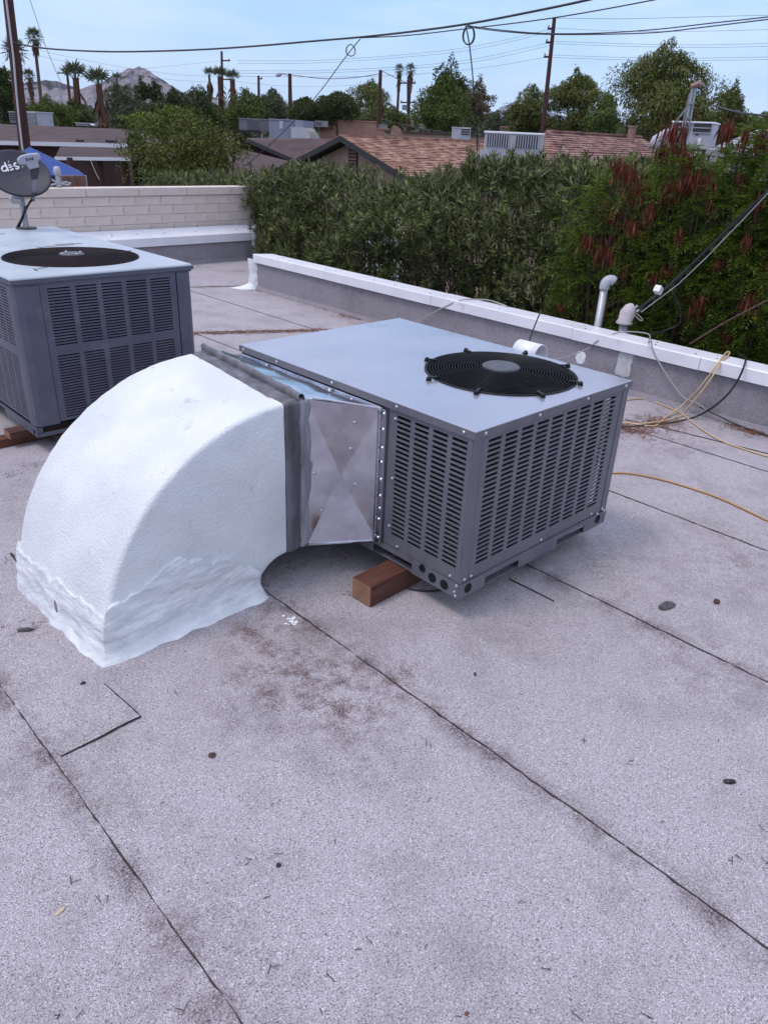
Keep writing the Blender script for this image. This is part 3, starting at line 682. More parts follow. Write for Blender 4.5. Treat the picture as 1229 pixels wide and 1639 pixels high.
part('seam_edge', ed, M['galv'], TR)
fl_ = MB(); fl_.box(-.020, -.003, .500, .533, .188, .872); fl_.box(-.035, -.0205, .522, .535, .19, .870); fl_.box(-.022, -.003, .534, 1.64, .869, .880)
part('mounting_flange', fl_, M['galv'], TR, bevel=.002)
for z in np.linspace(.23, .84, 9): screw(TR, (-.021, .51+random.uniform(-.004, .006), z+random.uniform(-.015, .015)), (-1, 0, .1))
for y in np.linspace(.7, 1.55, 6): screw(TR, (-.03+random.uniform(-.02, 0), y, .874), (-.2, 0, 1))
for (x, y) in ((567, 676), (561, 718), (568, 775), (515, 817), (503, 757)):
    c = MB()
    d = Vector(ray(x, y)); cen = (A[3]+Bq[3]+Bq[0]+A[0])/4+Vector((.03, .055, -.02)); qd = [A[3], Bq[3], Bq[0], A[0]]
    for q in range(4):
        h_ = intersect_ray_tri(qd[q], qd[(q+1) % 4], cen, d, Vector(CAM), True)
        if h_ is not None:
            n = (qd[(q+1) % 4]-qd[q]).cross(cen-qd[q]).normalized(); n = n if n.dot(d) < 0 else -n; screw(TR, h_+n*.0005, n)

# ------------------------------------------------------------------ timber blocks
def block(label, c, L_, w_, h_, ang, name='timber_block'):
    t = thing(name, label, 'timber', (c[0], c[1], 0.0), 'timbers under the air conditioners')
    m = Matrix.Translation(Vector((c[0], c[1], c[2]))) @ Matrix.Rotation(ang, 4, 'Z')
    part('beam', MB().box(-L_/2+.002, L_/2, -w_/2, w_/2, 0, h_, m), M['timber'], t, bevel=.004)
    part('end_grain', MB().box(-L_/2, -L_/2+.0015, -w_/2+.003, w_/2-.003, .003, h_-.003, m), M['timber_end'], t)
block('reddish timber sleeper poking out under the new grey unit', (.24, .405, .001), .95, .125, .112, R(2))
block('timber sleeper at the rear of the new grey unit', (.6, 1.45, .001), 1.0, .10, .112, R(0))
block('long dark timber lying on the roof under the older slate unit', (-.20, 3.33, .001), 1.5, .10, .055, R(0))
block('short pale-ended timber stacked on the long one under the older slate unit', (-.11, 3.30, .057), 1.36, .11, .052, R(1))
block('timber sleeper under the rear of the older slate unit', (-.1, 5.0, .001), 1.4, .10, .105, R(0))

# ------------------------------------------------------------------ older unit at left
OA = thing('rooftop_air_conditioner', 'older weathered slate blue air conditioner with louvred sides at the left edge', 'air conditioner', (-.07, 4.2, .11))
OX0, OX1, OY0, OY1, OZ0, OZ1, OZT = -.668, .526, 3.05, 5.38, .185, 1.075, 1.114
fcx, fcy = -.035, 3.675
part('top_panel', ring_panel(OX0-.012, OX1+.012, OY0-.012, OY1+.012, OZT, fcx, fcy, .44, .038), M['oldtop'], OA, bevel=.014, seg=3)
lt_ = MB(); lt_.box(OX0-.0135, OX1+.0135, OY0-.0135, OY0-.012, OZT-.037, OZT-.013); part('lip_shade', lt_, M['oldgrey'], OA)  # added strip that gives the cap's upright lip its shaded tone
lt_ = MB(); lt_.box(OX0-.0135, OX0-.012, OY0-.0115, OY1+.0135, OZT-.037, OZT-.013); part('lip_shade', lt_, M['oldgrey'], OA)
bd = MB(); bd.box(OX0-.002, OX1+.002, OY0-.002, OY1, OZ1-.012, OZ1-.002); part('top_flange', bd, M['oldgrey'], OA)
def bank(z0, z1): 
    n = int((z1-z0)/.0183); return [(z0-OZ0+k*.0183, z0-OZ0+k*.0183+.0088) for k in range(n)]
rw = bank(.205, .635)+bank(.68, 1.055)
p_ = MB(); slot_panel(p_, (-.515, OY0, OZ0), (1, 0, 0), (0, 0, 1), (0, -1, 0), .92, OZ1-OZ0-.012, [(a+.515, b+.515) for a, b in ((-.471, -.327), (-.295, -.158), (-.126, .012), (.044, .185), (.214, .36))], rw, .012)
part('louvre_panel', p_, M['oldgrey'], OA)
cols = [(.075+k*.115, .075+k*.115+.095) for k in range(19)]
p_ = MB(); slot_panel(p_, (OX0, OY1, OZ0), (0, -1, 0), (0, 0, 1), (-1, 0, 0), OY1-OY0-.11, OZ1-OZ0-.012, [(OY1-OY0-.11-b, OY1-OY0-.11-a) for a, b in [(.02+k*.118, .02+k*.118+.098) for k in range(18)]], rw, .012)
part('louvre_panel', p_, M['oldgrey'], OA)
cpz = OZ1-.014
def cpost(poly): return MB().prism([(x, y, OZ0-.01) for x, y in poly], (0, 0, cpz-OZ0+.01))
part('corner_post', cpost([(OX0+.04, OY0-.004), (-.519, OY0-.004), (-.519, OY0+.02), (OX0+.03, OY0+.02), (OX0+.02, OY0+.105), (OX0-.004, OY0+.105), (OX0-.004, OY0+.04), (OX0+.006, OY0+.008)]), M['oldgrey'], OA)
part('corner_post', cpost([(.412, OY0-.004), (OX1-.03, OY0-.004), (OX1+.003, OY0+.03), (OX1+.003, OY0+.11), (OX1-.02, OY0+.11), (OX1-.03, OY0+.02), (.412, OY0+.02)]), M['oldgrey'], OA)
part('side_panel', MB().box(OX1-.012, OX1, OY0+.111, OY1, OZ0, cpz).box(OX0+.01, OX1-.013, OY1-.012, OY1, OZ0, cpz), M['oldgrey'], OA)
part('condenser_coil', MB().box(OX0+.05, OX1-.05, OY0+.04, OY0+.055, OZ0, cpz).box(OX0+.05, OX0+.065, OY0+.06, OY1-.02, OZ0, cpz), M['oldcoil'], OA)
br = MB(); br.box(OX0-.012, OX0-.005, OY0-.01, 3.60, .11, OZ0-.012); br.box(OX0-.012, OX0-.005, 3.60, 4.0, .155, OZ0-.012); br.box(OX0-.012, OX0-.005, 4.0, OY1, .11, OZ0-.012)
br.box(OX0-.004, OX1, OY0-.012, OY0-.006, .11, .135); br.box(OX1-.1, OX1, OY0-.012, OY0-.006, .1355, .17); br.box(OX0-.004, OX0+.03, OY0-.0055, OY0-.001, .11, .17)
part('base_rail', br, M['oldgrey'], OA)
part('base_pan', MB().box(OX0, OX1, OY0+.002, OY1, .150, .172), M['dark'], OA)
part('rail_hole', MB().box(OX0-.014, OX0-.0125, OY0+.02, OY0+.045, .125, .155), M['dark'], OA)
fan_set(OA, fcx, fcy, OZT, .435, M['rust'], M['hub'], 24, .085, [], .0034, 4, .012)
for a in (.2, 1.7, 3.3, 4.8): screw(OA, (fcx+.07*math.cos(a), fcy+.07*math.sin(a), OZT+.026), (0, 0, 1))
for k, (x, y, l, a) in enumerate(((-.36, 3.32, .07, .4), (-.44, 3.27, .05, 1.4), (.1, 4.22, .12, .1), (.2, 4.28, .1, -.1), (-.05, 4.18, .05, 2.), (.42, 3.75, .04, .5), (-.2, 5.0, .2, .2))):
    m_ = MB(); c = Vector((x, y, OZT)); d = Vector((math.cos(a), math.sin(a), 0)); n = Vector((-d.y, d.x, 0)); rows = []
    for q in np.linspace(-1, 1, 9):
        wv = .006*(1-q*q)+.002+.003*mnoise.noise(Vector((q*4, k, 0))); off = n*(.01*mnoise.noise(Vector((q*2, k, 5)))); rows.append([c+d*(l*q)+off-n*wv, c+d*(l*q)+off+Vector((0, 0, .003)), c+d*(l*q)+off+n*wv])
    part('sealant_smear', m_.grid(rows), M['bitumen'], OA)

# ------------------------------------------------------------------ satellite dish
dbase = PX(43, 366, 2, OZT)
DS = thing('satellite_dish', 'dark grey satellite dish with white lettering on the older unit', 'satellite dish', dbase)
dc = P(30, 276, math.hypot(dbase[0]-CAM[0], dbase[1]-CAM[1])-.12)
tocam = Vector(CAM-dc); tocam.z = 0; tocam.normalize(); side = Vector((-tocam.y, tocam.x, 0))      # screen right is -side or side
rightv = Vector((RT[0], RT[1], 0)).normalized()
elv = R(40); dn = (tocam*math.cos(elv)+Vector((0, 0, 1))*math.sin(elv)+rightv*.06).normalized()
dx = rightv-dn*rightv.dot(dn); dx.normalize(); dy = dn.cross(dx)
ra, rb_, dp = px_size(45, 7.2), px_size(45, 7.2)*.85, .062
dcv = Vector(dc)
def dpt(a, b, off=0): return dcv+dx*(a*ra)+dy*(b*rb_)+dn*(-dp*(1-(a*a+b*b))+off)
rows = [[dpt(q*math.cos(t), q*math.sin(t)) for t in np.linspace(0, 2*math.pi, 48, endpoint=False)] for q in (0.02, .2, .4, .6, .8, .92, 1)]
rows += [[dpt(q*math.cos(t), q*math.sin(t), -e) for t in np.linspace(0, 2*math.pi, 48, endpoint=False)] for q, e in ((1.02, .004), (1.02, .022), (.97, .024), (.6, .024), (.02, .024))]
part('reflector', MB().grid(rows, True), M['dish'], DS, smooth=True)
rim = MB().tube([dpt(1.0*math.cos(t), 1.0*math.sin(t), -.012) for t in np.linspace(0, 2*math.pi, 49)], .011, 6, False); part('reflector_rim', rim, M['trim'], DS, smooth=True)
def on_dish(px, py, off=.004):
    d = Vector(ray(px, py)); t = (dcv-dn*dp*.9-Vector(CAM)).dot(dn)/d.dot(dn)
    for _ in range(4):
        p = Vector(CAM)+d*t; a = (p-dcv).dot(dx)/ra; b = (p-dcv).dot(dy)/rb_
        t = (dcv-dn*(dp*(1-min(1, a*a+b*b)))+dn*off-Vector(CAM)).dot(dn)/d.dot(dn)
    return Vector(CAM)+d*t
lt = MB(); zo = lambda pts: [on_dish(a/10.24, 230+b/10.24) for a, b in pts]
lt.tube(zo([(82, 310), (105, 360), (140, 440), (150, 455)]), .0075, 6)                       # d
lt.tube(zo([(130, 412), (118, 385), (80, 365), (45, 385), (35, 420), (60, 452), (100, 452), (132, 425)]), .0075, 6)
lt.tube(zo([(143, 300), (150, 302)]), .010, 8)                                              # dot of the i and its waves
lt.tube(zo([(140, 345), (158, 358), (182, 345)]), .006, 6); lt.tube(zo([(150, 388), (180, 392), (205, 372)]), .006, 6); lt.tube(zo([(170, 432), (200, 436), (225, 412)]), .0065, 6)
lt.tube(zo([(272, 318), (240, 335), (238, 362), (275, 375), (312, 378), (318, 402), (290, 418), (258, 408)]), .0072, 6)   # s
lt.tube(zo([(376, 384), (382, 386)]), .010, 8)
part('lettering', lt, M['white'], DS)
Dd = math.hypot(dbase[0]-CAM[0], dbase[1]-CAM[1])
armb = Vector(P(53, 318, Dd-.02)); lnc = Vector(P(58, 262, Dd-.62)); armt = Vector(P(57, 285, Dd-.60))
part('lnb_arm', MB().tube([armb+Vector((0, 0, -.02)), armb, armt], [.016, .018, .018], 4), M['midgrey'], DS)
lb = MB(); f_ = lambda px, py, dd=.62: Vector(P(px, py, Dd-dd))
fr = [f_(28, 255), (f_(33, 250)), f_(45, 246.5), f_(60, 245), f_(64, 247), f_(67, 254), f_(61, 259), f_(64, 268), f_(48, 272), f_(43, 263.5), f_(33, 264.5), f_(28, 260)]
lb.prism(fr, -tocam*.10); LN = part('lnb_housing', lb, M['lnb'], DS, bevel=.01)
nk = MB().prism([f_(48, 272.5, .61), f_(64, 268.5, .61), f_(61, 287, .61), f_(51, 288, .61)], -tocam*.05); part('arm_neck', nk, M['dish'], DS, bevel=.005)
mk = MB()
for pts in ([(430, 240), (440, 275)], [(430, 240), (460, 235), (440, 258), (468, 262), (440, 277)], [(480, 238), (488, 270)], [(480, 254), (505, 250)], [(505, 232), (512, 266)], [(525, 232), (532, 260)], [(525, 232), (550, 226)], [(530, 246), (550, 242)], [(532, 260), (556, 254)]):
    mk.tube([f_(a/10.24, 230+b/10.24, .621)+tocam*.012 for a, b in pts], .003, 4)
part('printed_mark', mk, M['trim'], LN, local=True)
mst = MB(); mst.tube([dbase, Vector(dbase)+Vector((0, 0, .30)), dcv-dn*.11-Vector((0, 0, .06))], .024, 10); part('mast', mst, M['steel'], DS)
part('foot_plate', MB().tube([Vector(dbase)-Vector((0, 0, .004)), Vector(dbase)+Vector((0, 0, .012))], [.09, .08], 14), M['trim'], DS)
part('bracket', MB().bar(dcv-dn*.17-dy*.16, dcv-dn*.17+dy*.06, .09, .06), M['steel'], DS)
cbm = MB(); cbm.tube([armb, f_(49, 322, .02), f_(46, 328, .03), f_(41, 332, .05), f_(38, 342, .05), f_(34, 352, .05), f_(28, 363, .0)], .007, 6)
cbm.tube([armb, f_(46, 329, .04), f_(41, 340, .06), f_(37, 350, .04), f_(30, 366, .0)], .006, 6); part('cable', cbm, M['blackcable'], DS)

# weatherhead fitting behind the block wall
wp = PX(95, 296, 1, 9.62)
WH = thing('weatherhead', 'small silver capped service fitting on the far block wall beside the dish', 'weatherhead', (wp[0], wp[1], 1.12))
a = Vector((wp[0], wp[1], 1.12))
part('stub_pipe', MB().tube([a, a+Vector((0, 0, .16))], .035, 12), M['steel'], WH)
part('cap', MB().tube([a+Vector((0, 0, .15)), a+Vector((0, 0, .19)), a+Vector((0, 0, .24)), a+Vector((0, 0, .265)), a+Vector((0, 0, .27))], [.04, .05, .047, .032, .008], 14), M['ltgrey'], WH, smooth=True)
part('bracket', MB().tube([a+Vector((-.2, -.02, .17)), a+Vector((-.03, -.02, .06)), a+Vector((.13, -.02, .03)), a+Vector((.15, -.02, .06))], .012, 6).tube([a+Vector((-.18, 0, .02)), a+Vector((.1, 0, .07)), a+Vector((.17, 0, .05))], .012, 6), M['ltgrey'], WH)

# ------------------------------------------------------------------ gooseneck vent, service mast, cables by the parapet
gp = PX(958, 512, 0, 4.22); gx, gy = gp[0], gp[1]
GV = thing('vent_pipe', 'grey gooseneck vent pipe standing just outside the white coping', 'vent pipe', (gx, gy, 0))
part('pipe', MB().tube([(gx, gy, -1), (gx, gy, .80)], .036, 16), M['steel'], GV, smooth=True)
vd = Vector((RT[0], RT[1], 0)).normalized()
ed_ = [Vector((gx, gy, .80))+vd*(.048*(1-math.cos(a)))+Vector((0, 0, .052*math.sin(a))) for a in np.linspace(0, math.pi*.72, 9)]
part('elbow', MB().tube([Vector((gx, gy, .765)), Vector((gx, gy, .775)), *ed_], [.042, .048]+[.047]*9, 16), M['ltgrey'], GV, smooth=True)
mp_ = PX(998, 520, 0, 4.2); mx, my = mp_[0], mp_[1]
SM = thing('service_mast', 'short service mast with bleached dome cap at the start of the overhead cable', 'service mast', (mx, my, 0))
part('pipe', MB().tube([(mx, my, -1), (mx, my, .52)], .04, 14), M['steel'], SM, smooth=True)
zt = float(PX(1005, 496, 0, 4.2)[2])
part('dome_cap', MB().tube([Vector((mx, my, .50)), Vector((mx, my, .515)), Vector((mx, my, .53)), Vector((mx, my, .60))+vd*.015, Vector((mx, my, .66))+vd*.03, Vector((mx, my, .685))+vd*.035, Vector((mx, my, .69))+vd*.035], [.07, .078, .062, .072, .05, .02, .002], 16), M['cap'], SM, smooth=True)
D0 = math.hypot(mx-CAM[0], my-CAM[1])
def Q(px, py, d=0): return Vector(P(px, py, D0+d))
def cable(name, label, pts, r, m, cat='cable', group=None, n=6, smooth_=3, parent=None):
    pts = [Vector(p) for p in pts]
    # Catmull-Rom
    q = []
    for i in range(len(pts)-1):
        p0, p1, p2, p3 = pts[max(i-1, 0)], pts[i], pts[i+1], pts[min(i+2, len(pts)-1)]
        for j in range(smooth_):
            t = j/smooth_; q.append(.5*((2*p1)+(p2-p0)*t+(2*p0-5*p1+4*p2-p3)*t*t+(3*p1-p0-3*p2+p3)*t**3))
    q.append(pts[-1])
    o = part(name, MB().tube(q, r, n), m, parent, smooth=True)
    if parent is None: tag(o, label, cat, group)
    return o
SD = thing('service_drop', 'thick black overhead service cable rising right from the dome capped mast', 'cable', (mx, my, .6))
part('black_bundle', MB().tube([Q(1022, 494), Q(1068, 460, -.02), Q(1105, 425, -.06), Q(1165, 366, -.16), Q(1229, 306, -.3), Q(1330, 212, -.5)], .014, 8), M['blackcable'], SD)
part('bare_neutral', MB().tube([Q(1025, 500, -.03), Q(1085, 455, -.06), Q(1130, 412, -.12), Q(1190, 350, -.23), Q(1235, 302, -.34), Q(1332, 206, -.5)], .005, 6), M['steel'], SD)
part('dead_end_clamp', MB().tube([Q(1018, 499), Q(1048, 474, .05)], .012, 8).tube([Q(1012, 497), Q(1020, 489)], .010, 6), M['ltgrey'], SD)
bx = Q(1053, 464, -.05); part('wedge_box', MB().box(-.035, .035, -.03, .03, -.03, .03, Matrix.Translation(bx) @ Matrix.Rotation(.6, 4, 'Y')), M['porcelain'], SD, bevel=.004)
part('grip', MB().tube([Q(1075, 453, -.04), Q(1094, 436, -.06)], .018, 8), M['blackcable'], SD)
cable('drip_loop', 'dark drip loop hanging below the black service cable', [Q(1077, 455, .1), Q(1080, 475, .1), Q(1089, 500, .1), Q(1085, 520, .1), Q(1060, 530, .08), Q(1040, 536, .0)], .008, M['blackcable'], 'cable')
cable('drip_loop', 'short grey loop of wire under the bleached dome cap', [Q(1012, 497), Q(1022, 505), Q(1028, 512), Q(1024, 513), Q(1016, 505)], .005, M['greycable'], 'cable')
cable('guy_wire', 'thin dark wire slanting up right across the pod shrub from the coping', [PX(1103, 551, 0, 4.1), PX(1160, 516, 0, 4.25), PX(1229, 480, 0, 4.4), PX(1330, 428, 0, 4.6)], .009, M['twig'], 'cable')
cable('guy_wire', 'thin dark wire lying through the shrubs left of the vent pipe', [Q(970, 492, .5), Q(1010, 470, .6), Q(1075, 435, .7), Q(1110, 400, .9)], .005, M['twig'], 'cable')
cable('antenna_rod', 'thin black rod leaning beside the flue hood of the new unit', [PX(841, 564, 0, 1.32), PX(852, 530, 0, 1.5), PX(866, 496, 0, 1.75)], .0045, M['blackwire'], 'rod')
ZP = .474
def Cp(px, py): return PX(px, py, 2, ZP)
def F(px, py, h=.008): return PX(px, py, 2, h)
def Pf(px, py): return PX(px, py, 0, 3.755)
cable('cord', 'grey cord arching over the coping behind the new unit', [F(660, 525, .35), PX(668, 516, 0, 3.70), Pf(700, 497), Cp(735, 481), Cp(760, 479), Cp(785, 481), Cp(808, 489), PX(815, 492, 0, 4.1)], .006, M['greycable'], 'cord')
cable('cord', 'grey cord over the coping beside the white mastic rectangle', [PX(880, 577, 0, 2.6), PX(905, 572, 0, 3.2), Pf(940, 558), Pf(955, 546), Cp(985, 533), Cp(1010, 531), Cp(1035, 534), Cp(1040, 540), Pf(1037, 548), Pf(1042, 546), Pf(1044, 560), Pf(1060, 590), Pf(1091, 634), PX(1115, 645, 0, 3.74), PX(1130, 657, 0, 3.74)], .006, M['greycable'], 'cord')
cable('cord', 'pale yellow extension cord draped over the coping, looped to the roof', [F(1000, 676), F(1045, 682), F(1062, 670), PX(1090, 650, 0, 3.70), PX(1115, 625, 0, 3.68), PX(1135, 600, 0, 3.70), Pf(1150, 580), Cp(1160, 566), Cp(1165, 563), Cp(1166, 567), Pf(1152, 582), PX(1138, 605, 0, 3.68), PX(1118, 632, 0, 3.66), PX(1098, 655, 0, 3.66), F(1092, 664), F(1070, 672), F(1030, 678), F(995, 677)], .0075, M['tancable'], 'cord')
cable('cord', 'tan extension cord curling across the roof to the right edge', [F(1002, 640), F(1030, 638), F(1060, 648), F(1090, 662), F(1110, 678), F(1150, 704), F(1200, 722), F(1260, 740)], .0065, M['tancable'], 'cord')
cable('cord', 'black cord looping from the coping down onto the roof', [F(985, 684), F(1020, 682), F(1075, 676), F(1110, 668), PX(1140, 652, 0, 3.66), PX(1165, 630, 0, 3.68), PX(1182, 605, 0, 3.72), Pf(1192, 580), Cp(1192, 571), Cp(1188, 568), Cp(1183, 569)], .008, M['blackcable'], 'cord')
cable('cord', 'ochre cord lying alone on the roof right of the new unit', [F(975, 757), F(1010, 758), F(1060, 768), F(1110, 783), F(1150, 797), F(1190, 815), F(1245, 842)], .0065, M['orangecable'], 'cord')
cable('cord', 'dark cord lying along the foot of the right parapet', [PX(1120, 652, 0, 3.745), PX(1150, 666, 0, 3.745), PX(1180, 680, 0, 3.745), F(1229, 698), F(1280, 714)], .006, M['blackcable'], 'cord')
cable('cord', 'thin black cord lying under the new unit beside the timber', [F(640, 938), F(665, 944), F(695, 946), F(730, 940)], .005, M['blackcable'], 'cord')

# ------------------------------------------------------------------ litter
def needles(name, label, cells, m, lmin, lmax, w=.0016, h=.012):
    vs, fs = [], []
    for (x, y, sx, sy, n) in cells:
        for _ in range(n):
            p = Vector((random.gauss(x, sx), random.gauss(y, sy), .002+random.random()*h)); a = random.uniform(0, math.pi); l = random.uniform(lmin, lmax)/2
            d = Vector((math.cos(a), math.sin(a), random.uniform(-.15, .15))); q = Vector((-d.y, d.x, 0))*w; k = len(vs)
            vs += [p-d*l-q, p-d*l+q, p+d*l+q, p+d*l-q]; vs[-4:] = [Vector((v.x, v.y, max(v.z, .0015))) for v in vs[-4:]]; fs.append((k, k+1, k+2, k+3))
    o = put(name, MB().add(vs, fs).mesh(name, m)); tag(o, label, 'leaf litter', kind='stuff'); return o
G = lambda x, y: PX(x, y, 2, 0)
cells = []
for (x, y, n, s) in ((1055, 676, 260, .10), (1030, 690, 130, .08), (1000, 685, 150, .06), (1130, 655, 160, .05), (1160, 668, 140, .05), (1210, 692, 200, .06), (1180, 682, 120, .06), (565, 507, 160, .10), (555, 503, 120, .08), (580, 510, 100, .06), (425, 465, 90, .08)):
    q = G(x, y); cells.append((q[0], q[1], s, s, n))
needles('pine_straw', 'brown dry needles drifted around the cords and along the parapet foot', cells, M['straw'], .02, .07, .0022)
cells = [(*(G(x, y)[:2]),   .06, .035, 60) for x, y in zip(np.linspace(315, 520, 16), np.linspace(534, 529, 16))]
cells += [(*(G(x, y)[:2]), .06, .04, 45) for x, y in zip(np.linspace(420, 560, 14), np.linspace(464, 503, 14))]
cells += [(*(G(x, y)[:2]), .05, .04, 12) for x, y in zip(np.linspace(310, 400, 8), np.linspace(460, 458, 8))]
needles('leaf_litter', 'thin lines of dry debris along the far roof seams', cells, M['straw'], .012, .05, .0032)
cells = []
for _ in range(70):
    x, y = random.uniform(0, 1229), random.uniform(640, 1639); q = G(x, y); cells.append((q[0], q[1], .01, .01, random.choice((1, 1, 2))))
for (x, y, n) in ((20, 900, 8), (40, 1008, 14), (470, 905, 20), (545, 890, 18), (560, 945, 10), (60, 745, 25), (20, 760, 30), (1180, 905, 6), (1105, 740, 6)):
    q = G(x, y); cells.append((q[0], q[1], .04, .04, n))
needles('leaf_litter', 'scattered dark twigs and needles all over the roof', cells, M['twig'], .005, .035, .0012, .004)
def lump(name, label, px, py, rx, ry, rz, m, cat, ang=0, seed=0):
    q = G(px, py); mb = MB(); rows = []
    for i in range(7):
        ph = math.pi*i/6; row = []
        for j in range(10):
            th = 2*math.pi*j/10; d = Vector((math.sin(ph)*math.cos(th), math.sin(ph)*math.sin(th), math.cos(ph))); k = 1+.35*mnoise.noise(d*1.7+Vector((seed, 0, 0)))
            v = Vector((d.x*rx*k, d.y*ry*k, 0)); v.rotate(Matrix.Rotation(ang, 3, 'Z')); row.append((q[0]+v.x, q[1]+v.y, max(.0008, rz*.8+d.z*rz*k)))
        rows.append(row)
    o = part(name, mb.grid(rows, True), m); return tag(o, label, cat)
lump('stone_chip', 'flat grey chip lying right of the unit, largest on the roof', 1066, 972, .055, .024, .012, M['stone'], 'debris', -.2, 1)
lump('stone_chip', 'small reddish brown lump near the right edge beside the grey chip', 1146, 965, .017, .015, .012, M['twig'], 'debris', 0, 2)
lump('stick', 'short black stick near the right edge of the foreground roof', 1166, 1253, .026, .009, .008, M['blackcable'], 'stick', -.75, 3)
lump('seed', 'round brown seed on the roof left of the middle seam', 340, 1210, .0125, .0125, .006, M['twig'], 'seed', 0, 4)
lump('seed', 'black pellet in the middle of the foreground roof', 446, 1386, .008, .007, .006, M['blackcable'], 'seed', 0, 5)
lump('seed', 'tiny black pellet below the near corner of the new unit', 760, 1080, .011, .005, .005, M['blackcable'], 'seed', .9, 6)
lump('seed', 'small black clump at the foot of the white duct', 134, 1096, .011, .009, .008, M['blackcable'], 'seed', 0, 7)
lump('leaf', 'pale dry leaf near the lower left seam', 97, 1459, .018, .006, .003, M['leafdry'], 'leaf', .3, 8)
lump('leaf', 'tiny pale leaf on the roof right of the middle seam', 982, 1076, .008, .007, .003, M['leafdry'], 'leaf', 0, 9)
lump('stick', 'grey twig lying left of the white duct foot', 42, 1010, .035, .010, .010, M['stone'], 'stick', -.6, 10)
lump('stick', 'tiny rust chip at the bottom edge of the roof', 747, 1623, .007, .005, .003, M['straw'], 'debris', 0, 12)
sp = MB()
for _ in range(14):
    q = G(random.gauss(467, 5), random.gauss(994, 4)); r = random.uniform(.003, .012); sp.tube([(q[0], q[1], .0012), (q[0], q[1], .0025)], [r, r*.8], 8)
tag(part('paint_splash', sp, M['white']), 'white paint drips on the roof by the duct foot', 'paint splash')

# ------------------------------------------------------------------ leaves
def raw_mesh(name, V, F_, m):
    me = bpy.data.meshes.new(name); nv = len(V); nf, k = F_.shape
    me.vertices.add(nv); me.vertices.foreach_set('co', V.astype(np.float32).ravel())
    me.loops.add(nf*k); me.loops.foreach_set('vertex_index', F_.astype(np.int32).ravel())
    me.polygons.add(nf); me.polygons.foreach_set('loop_start', np.arange(0, nf*k, k, dtype=np.int32)); me.polygons.foreach_set('loop_total', np.full(nf, k, np.int32))
    me.materials.append(m); me.update(calc_edges=True); me.validate(); return me
def unit(a): return a/np.maximum(1e-9, np.linalg.norm(a, axis=1, keepdims=True))
def lance(base, d, nrm, Ln, Wd, fold=.18, droop=0.0, at_=.45):
    """base,d,nrm: (N,3) -> folded lance leaves of two triangles each"""
    d = unit(d); s = unit(np.cross(d, nrm)); n = np.cross(s, d); Ln = np.broadcast_to(np.asarray(Ln, float), len(d))[:, None]; Wd = np.broadcast_to(np.asarray(Wd, float), len(d))[:, None]
    mid = base+d*Ln*at_; tip = base+d*Ln+np.array([0, 0, -1.])*droop*Ln
    V = np.stack([base, mid+s*Wd/2+n*Wd*fold, tip, mid-s*Wd/2+n*Wd*fold], 1).reshape(-1, 3)
    k = np.arange(len(d))[:, None]*4; F_ = np.concatenate([k+np.array([[0, 2, 1]]), k+np.array([[0, 3, 2]])], 1).reshape(-1, 3)
    return V, F_
def rosettes(c, ax, nl, stem, L0, L1, W_, spread=(35, 75)):
    """whorled leaves along the last `stem` metres of shoots tipped at c"""
    n = len(c); ax = unit(ax); c2 = np.repeat(c, nl, 0); a2 = np.repeat(ax, nl, 0); m = n*nl
    t = rng.random(m); rnd = rng.normal(size=(m, 3)); rad = unit(rnd-a2*np.sum(rnd*a2, 1, keepdims=True))
    ang = np.radians(spread[0]+(spread[1]-spread[0])*t+rng.normal(0, 8, m))[:, None]
    d = a2*np.cos(ang)+rad*np.sin(ang); b = c2-a2*(t*stem)[:, None]
    Ln = L0+(L1-L0)*rng.random(m); return lance(b, d, a2+rng.normal(0, .25, (m, 3)), Ln, W_*(.8+.4*rng.random(m)))

# ------------------------------------------------------------------ oleander hedge
prof = [(400, 285), (440, 275), (470, 262), (500, 253), (530, 268), (560, 285), (600, 302), (640, 305), (665, 290), (700, 275), (740, 268), (780, 252), (810, 240), (830, 235), (850, 246), (870, 254), (900, 252), (950, 244), (1000, 252), (1040, 258), (1080, 265), (1130, 280), (1229, 300)]
py_ = sorted([(PX(x, y, 0, 6.0)[1], PX(x, y, 0, 6.0)[2]) for x, y in prof])
HYs = np.array([p[0] for p in py_]); HZs = np.array([p[1] for p in py_])
bush_y = [-.6, .7, 2.0, 3.3, 4.6, 5.9, 7.2, 8.7, 10.4, 12.2]
N_ = 9500
yy = rng.uniform(-1.4, 13, N_); zt_ = np.interp(yy, HYs, HZs)
for i in range(N_): zt_[i] += .13*mnoise.noise(Vector((yy[i]*2.3, 0, 4)))+.10*mnoise.noise(Vector((yy[i]*9, 0, 2)))
u = rng.random(N_); zz_ = zt_-.05-(zt_+.9)*u**1.15
lump_ = np.array([mnoise.noise(Vector((float(y)*1.15, float(z)*1.3, 0)))+.5*mnoise.noise(Vector((float(y)*3, float(z)*3, 5))) for y, z in zip(yy, zz_)])
front = 4.95+.35*np.maximum(0, (yy-6)/6)*1.6 + .38*lump_ + .9*np.clip(1-(zt_-zz_)/.7, 0, 1)**2
xx_ = front+rng.exponential(.42, N_)
top = rng.random(N_) < .16; xx_[top] = rng.uniform(5.2, 7.0, top.sum()); zz_[top] = zt_[top]-.02-rng.random(top.sum())*.25
C_ = np.stack([xx_, yy, zz_], 1)
AXS = np.stack([-.55+rng.normal(0, .35, N_), rng.normal(-.12, .4, N_), .75+rng.normal(0, .3, N_)], 1)
AXS[top] = np.stack([rng.normal(-.1, .25, top.sum()), rng.normal(0, .25, top.sum()), np.ones(top.sum())], 1)
who = np.argmin(np.abs(yy[:, None]+rng.normal(0, .12, N_)[:, None]-np.array(bush_y)[None]), 1)
